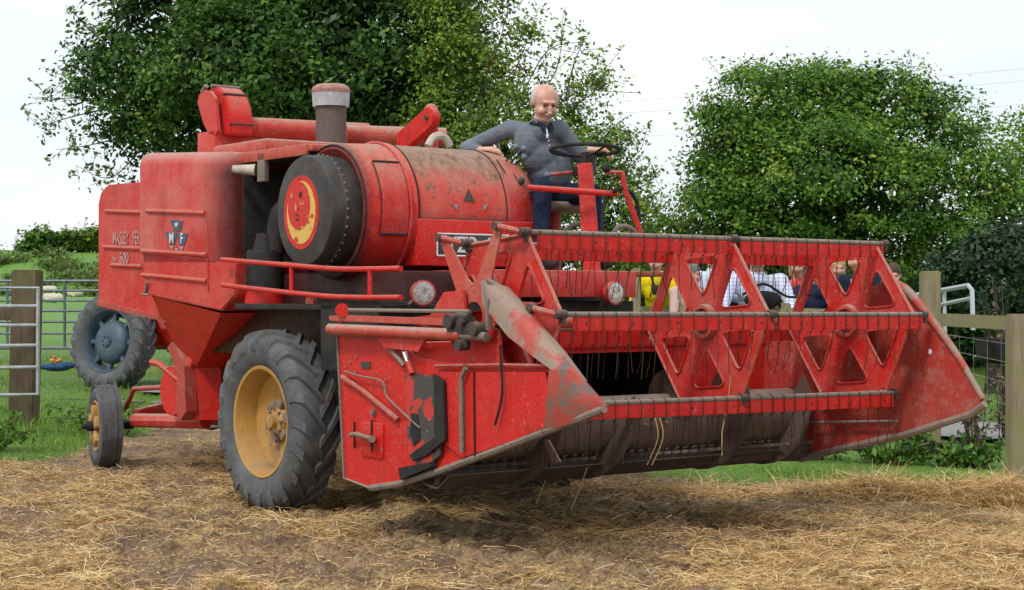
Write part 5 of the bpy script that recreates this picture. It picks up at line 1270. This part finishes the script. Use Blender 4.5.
def person(label, origin, rz, J, shirt, trousers, skin=SKIN, hair=None, hairmat=None, vox=.012, hands='simple', shoes=None, S_=1., collar=None, group=None, headrot=None, beard=None, sleeves=True, HS=1.04, hk=1., fat=0.):
    e = empty('person', origin, rz); tag(e, label, 'person', group); e.scale = (S_, S_, S_)
    v = {k: V(*p) for k, p in J.items()}
    b = MB()
    hc = v['head']; HR = headrot or Matrix.Identity(3)
    def HB(c, r, sc, seg=16):
        bm = bmesh.new(); bmesh.ops.create_uvsphere(bm, u_segments=seg, v_segments=seg//2+2, radius=1)
        for q in bm.verts: q.co = hc+HR @ ((V(q.co.x*r*sc[0], q.co.y*r*sc[1], q.co.z*r*sc[2])+V(*c))*HS)
        return bm
    # head: x forward
    for c, r, sc in (((-.014, 0, .028), .092, (1.06, .88, .96)), ((.018, 0, -.03), .068, (1.0, .98, 1.12)), ((.042, 0, -.086), .037, (1.0, 1.15, .85)), ((.085, 0, .03), .03, (.5, 1.6, .35)),
                     ((.100, 0, -.012), .016, (1.05, .85, 1.7)), ((.113, 0, -.030), .014, (1, 1.15, .8)), ((.070, .037, -.028), .028, (.85, .95, .9)), ((.070, -.037, -.028), .028, (.85, .95, .9)),
                     ((-.01, .084, -.002), .023, (.65, .45, 1.4)), ((-.01, -.084, -.002), .023, (.65, .45, 1.4)), ((.086, 0, -.058), .02, (.7, 1.2, .45)), ((.083, 0, -.070), .018, (.7, 1.15, .5))):
        b.add(HB(c, r, sc))
    limb(b, [v['chest']+V(0, 0, .08), v['neck'], hc-V(0, 0, .05)], [.075, .058, .055])
    # torso core
    tor = lambda b, g: ([b.ball(v['pelvis'], .135+g+fat*.5, (.9, 1.15, .85)), b.ball(v['belly'], .128+g+fat, (.98, 1.12, 1.15)), b.ball(v['belly'].lerp(v['chest'], .5), .128+g+fat*.7, (.95, 1.12, 1.1)), b.ball(v['chest'], .135+g, (.82, 1.2, 1.1)), limb(b, [v['pelvis'], v['belly'], v['chest']], [.115+g]*3),
                         limb(b, [v['shR'], v['chest']+V(0, 0, .05), v['shL']], [.062+g, .08+g, .062+g])])
    tor(b, -.012)
    for s in 'RL':
        limb(b, [v['sh'+s], v['el'+s], v['wr'+s]], [.050, .040, .027])
        limb(b, [v['hip'+s], v['kn'+s], v['an'+s]], [.078, .052, .036])
        limb(b, [v['an'+s], v['an'+s]+V(.0, 0, -.05)], [.036, .035]); b.ball(v['an'+s]+V(.07, 0, -.06), .04, (2.4, .9, .65))
        # hand: palm, four fingers, thumb
        w = v['wr'+s]; hd = v['hd'+s]; up = v.get('up'+s, V(0, 0, 1)).normalized(); f = (hd-w).normalized(); sd = f.cross(up).normalized(); up = sd.cross(f)
        if s == 'L': th_s = -sd if v.get('thL') is None else v['thL']
        else: th_s = sd if v.get('thR') is None else v['thR']
        pm = w+f*.05
        for k in (-1.2, -.4, .4, 1.2): limb(b, [w+sd*k*.010, w+(f*.088+sd*k*.018)*hk], [.019*hk, .015*hk], 8)
        cur = v.get('cur'+s, V(.6, 0, 0)).x
        for k, Ln in zip((-1.2, -.4, .4, 1.2), (.062, .074, .078, .07) if s == 'R' else (.07, .078, .074, .062)):
            q0 = w+(f*.088+sd*k*.0190)*hk; Ln *= hk; a = cur; dirs = []
            pts = [q0]
            for j, seg in enumerate((.42, .33, .25)):
                ang = a*(j+.6); dd = f*math.cos(ang)-up*math.sin(ang); pts.append(pts[-1]+dd*Ln*seg*1.05)
            limb(b, pts, [.0108*hk, .0098*hk, .009*hk, .008*hk], 8)
        t0 = w+(f*.03+th_s*.022)*hk; limb(b, [t0, t0+(f*.03+th_s*.026-up*.008)*hk, t0+(f*.062+th_s*.026-up*.022)*hk, t0+(f*.08+th_s*.014-up*.032)*hk], [.015*hk, .012*hk, .0105*hk, .009*hk], 8)
    remesh(b, 'body', skin, e, vox, 3)
    # shirt
    b = MB(); tor(b, .006)
    for s in 'RL':
        w = v['wr'+s]; el = v['el'+s]
        if sleeves: limb(b, [v['sh'+s], el, w.lerp(el, .10)], [.066, .052, .040])
        else: limb(b, [v['sh'+s], v['sh'+s].lerp(el, .6)], [.072, .062])
    limb(b, [v['neck']-V(0, 0, .07), v['neck']-V(0, 0, .015)], [.085, .072])
    sh_ = remesh(b, 'shirt', shirt, e, vox*1.1, 2)
    if collar:
        b = MB(); b.tube([v['neck']+V(.062*math.cos(a), .066*math.sin(a), -.012-.03*max(0, math.cos(a))) for a in [R(k) for k in range(-165, 166, 15)]], .017, 8)
        
        for g_ in (1, -1): b.prism([v['neck']+V(.074, g_*.006, -.038), v['neck']+V(.045, g_*.062, -.0), v['neck']+V(.082, g_*.058, -.05), v['neck']+V(.108, g_*.030, -.10)], (.010, 0, .004))
        b.build('collar', collar, e)
    b = MB(); b.ball(v['pelvis'], .15+fat*.4, (.88, 1.15, .8))
    for s in 'RL': limb(b, [v['hip'+s], v['kn'+s], v['an'+s]+V(0, 0, .01)], [.098, .072, .055])
    remesh(b, 'trousers', trousers, e, vox*1.2, 3)
    b = MB()
    for s in 'RL': b.ball(v['an'+s]+V(.07, 0, -.06), .05, (2.5, .95, .75)); b.ball(v['an'+s]+V(0, 0, -.05), .05, (1, 1, 1.1))
    remesh(b, 'shoes', shoes or M_['black'], e, vox*1.2, 2)
    # face details
    b = MB()
    for y in (.031, -.031): b.add(HB((.079, y, .008), .011, (.7, 1.3, .55), 10))
    b.build('eyes', simple('eye', (.06, .04, .035), .3), e)
    b = MB(); b.add(HB((.094, 0, -.060), .013, (.5, 2.1, .26), 10)); b.add(HB((.088, .026, -.055), .006, (.6, 1.4, .7), 8)); b.add(HB((.088, -.026, -.055), .006, (.6, 1.4, .7), 8)); b.build('mouth', simple('lips', (.22, .06, .05), .5), e)
    if hairmat:
        b = MB()
        if hair == 'fringe':
            for a in range(80, 281, 8): b.add(HB((-.014+.097*math.cos(R(a)), .075*math.sin(R(a)), .026), .018, (.8, .75, 2.6), 8))
            b.add(HB((.077, .032, .028), .010, (.5, 1.9, .5), 8)); b.add(HB((.077, -.032, .028), .010, (.5, 1.9, .5), 8))
        else:
            L_ = {'short': .0, 'long': .09}.get(hair, 0)
            b.add(HB((-.022, 0, .048), .098, (1.08, .90, .98))); b.add(HB((-.05, 0, -.01-L_*.5), .078, (.75, 1.05, 1.0+L_*8)))
            if L_: b.add(HB((-.03, .075, -.05), .03, (.8, .6, 2.6))); b.add(HB((-.03, -.075, -.05), .03, (.8, .6, 2.6)))
            b.add(HB((.078, .032, .030), .009, (.5, 1.9, .4), 8)); b.add(HB((.078, -.032, .030), .009, (.5, 1.9, .4), 8))
        remesh(b, 'hair', hairmat, e, .005, 3)
    if beard:
        b = MB(); b.add(HB((.050, 0, -.086), .034, (1.05, 1.05, .62))); b.add(HB((.093, 0, -.046), .011, (.6, 2.3, .5), 8)); 
        b.build('stubble', beard, e)
    return e, sh_, v
# ---- driver. joints in the combine's frame, relative to his base on the platform
D0 = V(.40, .90, 1.67)
def rel(p): return tuple(p-D0)
hipc = V(.40, .88, 2.27)
shR, shL = U(503, 126, X=.34), U(566, 126, X=.62)
headp = U(545, 103, X=.60)
handR = U(493, 149, X=.36); wrR = U(480, 150, X=.30); elR = U(466, 148, X=.02)
SCp = SC
handL = U(612, 150, X=.98); wrL = U(590, 150, X=.86); elL = U(590, 168, X=.62)
print('DRV', shR, shL, headp, handR, wrR, elR, handL, wrL, elL)
nk = U(540, 122, X=.54)
HSC = 1.12
J = dict(pelvis=rel(hipc), belly=rel(V(.46, .86, 2.45)), chest=rel(U(534, 142, X=.46)), neck=rel(nk), head=rel(headp), shR=rel(shR+V(.03, .05, -.02)), shL=rel(shL+V(-.02, -.04, -.02)),
         elR=rel(elR), wrR=rel(wrR), hdR=rel(handR), elL=rel(elL), wrL=rel(wrL), hdL=rel(handL+V(0, .02, .0)), curR=(.75, 0, 0), curL=(.8, 0, 0),
         hipR=rel(V(.42, .76, 2.25)), hipL=rel(V(.42, .98, 2.25)), knR=rel(V(.86, .47, 2.27)), knL=rel(V(.90, .90, 2.24)), anR=rel(V(.88, .45, 1.78)), anL=rel(V(.98, .86, 1.78)))
NAVYK = cloth('faded_navy_knit', (.135, .152, .185), (.175, .19, .225), 9)
DENIM = cloth('dark_denim', (.013, .02, .045), (.022, .032, .065), 30)
HRot = (Matrix.Rotation(R(2), 3, 'Z') @ Matrix.Rotation(R(-20), 3, 'Z') @ Matrix.Rotation(R(24), 3, 'Y'))
wpos = MW @ D0
drv, shirt_, jv = person('balding grey-haired man in a faded navy polo driving the harvester, hand on the steering wheel', wpos, -TH, J, NAVYK, DENIM, SKINR, 'fringe', HAIRG, .0075, headrot=HRot, HS=1.17, hk=1.2, fat=.036, beard=simple('grey_stubble', (.50, .34, .30), .8, c2=(.56, .42, .38), scale=90), collar=cloth('dark_collar', (.02, .026, .04), (.03, .04, .055)))
b = MB(); c0 = jv['neck']+V(.085, -.02, -.06)
b.tube([jv['neck']+V(.075, -.01, -.04), jv['neck']+V(.105, -.02, -.085), jv['neck']+V(.125, -.025, -.13)], .010, 6)
b.build('white_placket', simple('placket', (.55, .56, .6), .8), shirt_)
for k_ in range(3):
    MB().ball(jv['neck']+V(.135+.006*k_, -.028, -.115-.035*k_), .007, seg=8).build('button', simple('shirt_button', (.5, .5, .52), .4), shirt_)
b = MB(); pc_ = jv['chest']+V(.118, .085, .035); b.box(pc_+V(-.012, -.045, -.05), pc_+V(.012, .045, .045), .006); b.box(pc_+V(-.008, -.048, .025), pc_+V(.016, .048, .047), .004)
b.build('shirt_pocket', NAVYK, shirt_)
MB().ball(pc_+V(.022, .0, -.08), .016, (.4, 1, 1), 10).build('orange_crest', simple('orange_thread', (.6, .16, .05), .9), shirt_)
# ---- spectators leaning on the fence
def spect(px, head_py, d, face, label, shirt, tr=DENIM, hair='short', hm=None, S_=1., lean=.14, sleeves=True, skin=SKIN, arms='rail', turn=0., collar=None):
    p = UW(px, head_py, d); g = float(gbase(p.x, p.y)); head_h = p.z-g
    S_ = head_h/1.62
    y = .20
    J = dict(pelvis=(-.12, 0, .93), belly=(-.08, 0, 1.10), chest=(lean-.08, 0, 1.30), neck=(lean+.0, 0, 1.47), head=(lean+.03, 0, 1.62), shR=(lean-.06, -.185, 1.41), shL=(lean-.06, .185, 1.41),
             hipR=(-.12, -.10, .90), hipL=(-.12, .10, .90), knR=(-.06, -.11, .49), knL=(-.04, .11, .49), anR=(-.14, -.12, .08), anL=(-.12, .12, .08))
    if arms == 'rail': J.update(elR=(lean+.06, -.28, 1.10), wrR=(lean+.28, -.16, 1.04), hdR=(lean+.33, -.10, 1.02), elL=(lean+.06, .28, 1.10), wrL=(lean+.28, .14, 1.04), hdL=(lean+.33, .08, 1.02), curR=(.7, 0, 0), curL=(.7, 0, 0))
    elif arms == 'clasp': J.update(elR=(lean+.02, -.27, 1.16), wrR=(lean+.26, -.06, 1.22), hdR=(lean+.30, .0, 1.24), elL=(lean+.02, .27, 1.16), wrL=(lean+.26, .06, 1.22), hdL=(lean+.30, .0, 1.25), curR=(.8, 0, 0), curL=(.8, 0, 0))
    else: J.update(elR=(-.08, -.26, 1.14), wrR=(.02, -.26, .90), hdR=(.05, -.26, .83), elL=(-.08, .26, 1.14), wrL=(.02, .26, .90), hdL=(.05, .26, .83), curR=(.4, 0, 0), curL=(.4, 0, 0))
    off = Vector((math.cos(face), math.sin(face), 0))*(lean+.03)*S_
    return person(label, (p.x-off.x, p.y-off.y, g), face, J, shirt, tr, skin, hair, hm, .016, S_=S_, sleeves=sleeves, group='spectators at the fence', headrot=Matrix.Rotation(turn, 3, 'Z') @ Matrix.Rotation(R(10), 3, 'Y'), collar=collar)
HB_ = simple('brown_hair', (.05, .03, .02), .7, c2=(.09, .06, .04), scale=60); HBL = simple('blond_hair', (.45, .30, .12), .7, c2=(.55, .40, .2), scale=60); HDG = simple('dark_grey_hair', (.13, .12, .12), .8, c2=(.25, .24, .24), scale=60)
def plaid():
    m, nt, bs = newmat('checked_cotton'); co = objco(nt); sp = N(nt, 'ShaderNodeSeparateXYZ'); nt.links.new(co, sp.inputs[0])
    def ln(o, f): s = math_(nt, 'SINE', math_(nt, 'MULTIPLY', o, f)); return ramp(nt, s, .4, .8)
    f = math_(nt, 'MAXIMUM', ln(sp.outputs[1], 160), ln(sp.outputs[2], 160))
    nt.links.new(mix(nt, math_(nt, 'MULTIPLY', f, .75), (.72, .74, .86), (.30, .35, .60)), bs.inputs['Base Color']); bs.inputs['Roughness'].default_value = .9; return m
face0 = R(-95)
spect(656, 262, 17.9, R(-100), 'spectator in a bright yellow top with a dark shoulder strap, furthest left', cloth('yellow_top', (.72, .58, .01), (.62, .48, .01)), hair='short', hm=HB_)
spect(692, 274, 17.4, R(-60), 'grey-haired spectator in a pale pink top bending over the rail', cloth('pale_pink', (.55, .38, .34), (.6, .42, .38)), hair='short', hm=HDG, turn=.6)
spect(679, 258, 18.7, R(-90), 'spectator in an orange-yellow jacket standing behind the grey-haired one', cloth('orange_yellow', (.75, .42, .02), (.65, .36, .02)), hm=HBL)
spect(713, 256, 17.7, R(-95), 'spectator in a light blue jacket with hands clasped on the rail', cloth('light_blue', (.50, .60, .80), (.70, .76, .86)), hm=HDG, arms='clasp')
ps = spect(757, 259, 17.3, R(-95), 'broad man in a blue and white checked shirt leaning on the rail', plaid(), hm=HDG, skin=SKINR)
spect(797, 266, 18.0, R(-100), 'spectator in a pale pink top with bright red trim beside the checked shirt', cloth('red_top', (.62, .03, .03), (.55, .30, .26), 6), hm=HBL, hair='long')
spect(818, 272, 17.3, R(-75), 'dark-haired spectator in a short-sleeved navy top resting a bare arm on the rail', cloth('navy_top', (.018, .024, .06), (.028, .035, .08)), hm=HB_, sleeves=False, turn=-.5)
spect(838, 268, 18.3, R(-90), 'blond spectator behind, between the navy top and the navy hoodie', cloth('grey_green', (.20, .22, .18), (.26, .27, .22)), hm=HBL, hair='long')
h_ = spect(858, 259, 17.2, R(-125), 'young man in a dark navy hoodie with white drawstrings, looking left', cloth('navy_hoodie', (.012, .022, .045), (.02, .032, .06)), hm=HB_, turn=-.6)
b = MB(); v = h_[2]
for y in (.03, -.045): b.tube([v['neck']+V(.095, y, -.05), v['chest']+V(.155, y*1.1, .04), v['chest']+V(.16, y*1.2, -.06)], .006, 5, 3)
b.build('drawstrings', M_['white'], h_[1])
spect(893, 276, 17.6, R(-100), 'spectator in a blue top, partly hidden at the far end of the reel', cloth('mid_blue', (.03, .10, .32), (.05, .14, .38)), hm=HB_)
ps[0].scale = (ps[0].scale.x*1.1, ps[0].scale.y*1.32, ps[0].scale.z)
# bag and camera strap
p = UW(763, 300, 16.75); b = MB(); b.ball(p, .15, (1.25, .45, .62), 20); b.tube([p+V(-.2, 0, .05), p+V(0, -.05, .16), p+V(.25, 0, .03), p+V(.5, 0, .06)], .014, 6, 4)
tag(b.build('shoulder_bag', cloth('black_bag', (.015, .015, .017), (.03, .03, .032))), 'black shoulder bag hanging in front of the man in the checked shirt', 'bag')
p = UW(659, 290, 17.3); b = MB(); b.box(p+V(-.07, -.04, -.05), p+V(.07, .04, .05), .012); b.cyl(p+V(0, -.04, 0), p+V(0, -.12, 0), .035); b.tube([p+V(-.05, 0, .05), p+V(-.13, .12, .32)], .012, 6)
tag(b.build('camera', M_['black']), 'black camera on a strap held by the spectator in yellow', 'camera')
# ================================================================= CAMERA, LIGHT, WORLD
cam = bpy.data.cameras.new('camera'); co_ = bpy.data.objects.new('camera', cam); COL.objects.link(co_); S.camera = co_
co_.location = (0, 0, CH); co_.rotation_euler = (R(90), 0, 0); cam.sensor_width = 36; cam.lens = 36*FPX/1024; cam.shift_y = (YH-295)/1024; cam.clip_end = 3000; cam.clip_start = .1
SUN_EL, SUN_AZ = R(52), R(-148)      # azimuth measured from +Y towards +X
sd = Vector((math.sin(SUN_AZ)*math.cos(SUN_EL), math.cos(SUN_AZ)*math.cos(SUN_EL), math.sin(SUN_EL)))
sl = bpy.data.lights.new('sun', 'SUN'); sl.energy = 1.5; sl.angle = R(11); sl.color = (1, .96, .9); so_ = bpy.data.objects.new('sun', sl); COL.objects.link(so_)
so_.rotation_euler = (-sd).to_track_quat('-Z', 'Y').to_euler(); so_.location = (0, 0, 20)
W_ = bpy.data.worlds.new('World'); S.world = W_; W_.use_nodes = True; nt = W_.node_tree; bg = nt.nodes['Background']
sky = nt.nodes.new('ShaderNodeTexSky'); sky.sky_type = 'NISHITA'; sky.sun_disc = False; sky.sun_elevation = SUN_EL; sky.sun_rotation = SUN_AZ % (2*math.pi); sky.dust_density = 3; sky.air_density = 1
tc_ = nt.nodes.new('ShaderNodeTexCoord'); mp = nt.nodes.new('ShaderNodeMapping'); mp.inputs['Scale'].default_value = (1, 1, 3.2); nt.links.new(tc_.outputs['Generated'], mp.inputs[0])
nn = noise(nt, mp.outputs[0], 1.7, 7, .55)
cl_ = ramp(nt, nn, .36, .60, .70, .97)
tone = mix(nt, ramp(nt, noise(nt, mp.outputs[0], 3.1, 5, .5), .35, .65), (6.9, 7.6, 8.1), (8.0, 8.3, 8.4))
nt.links.new(mix(nt, cl_, sky.outputs[0], tone), bg.inputs['Color']); bg.inputs['Strength'].default_value = .10
S.view_settings.view_transform = 'Standard'; S.view_settings.look = 'None'; S.view_settings.exposure = .45; S.view_settings.gamma = 1
S.render.resolution_x = 1024; S.render.resolution_y = 590
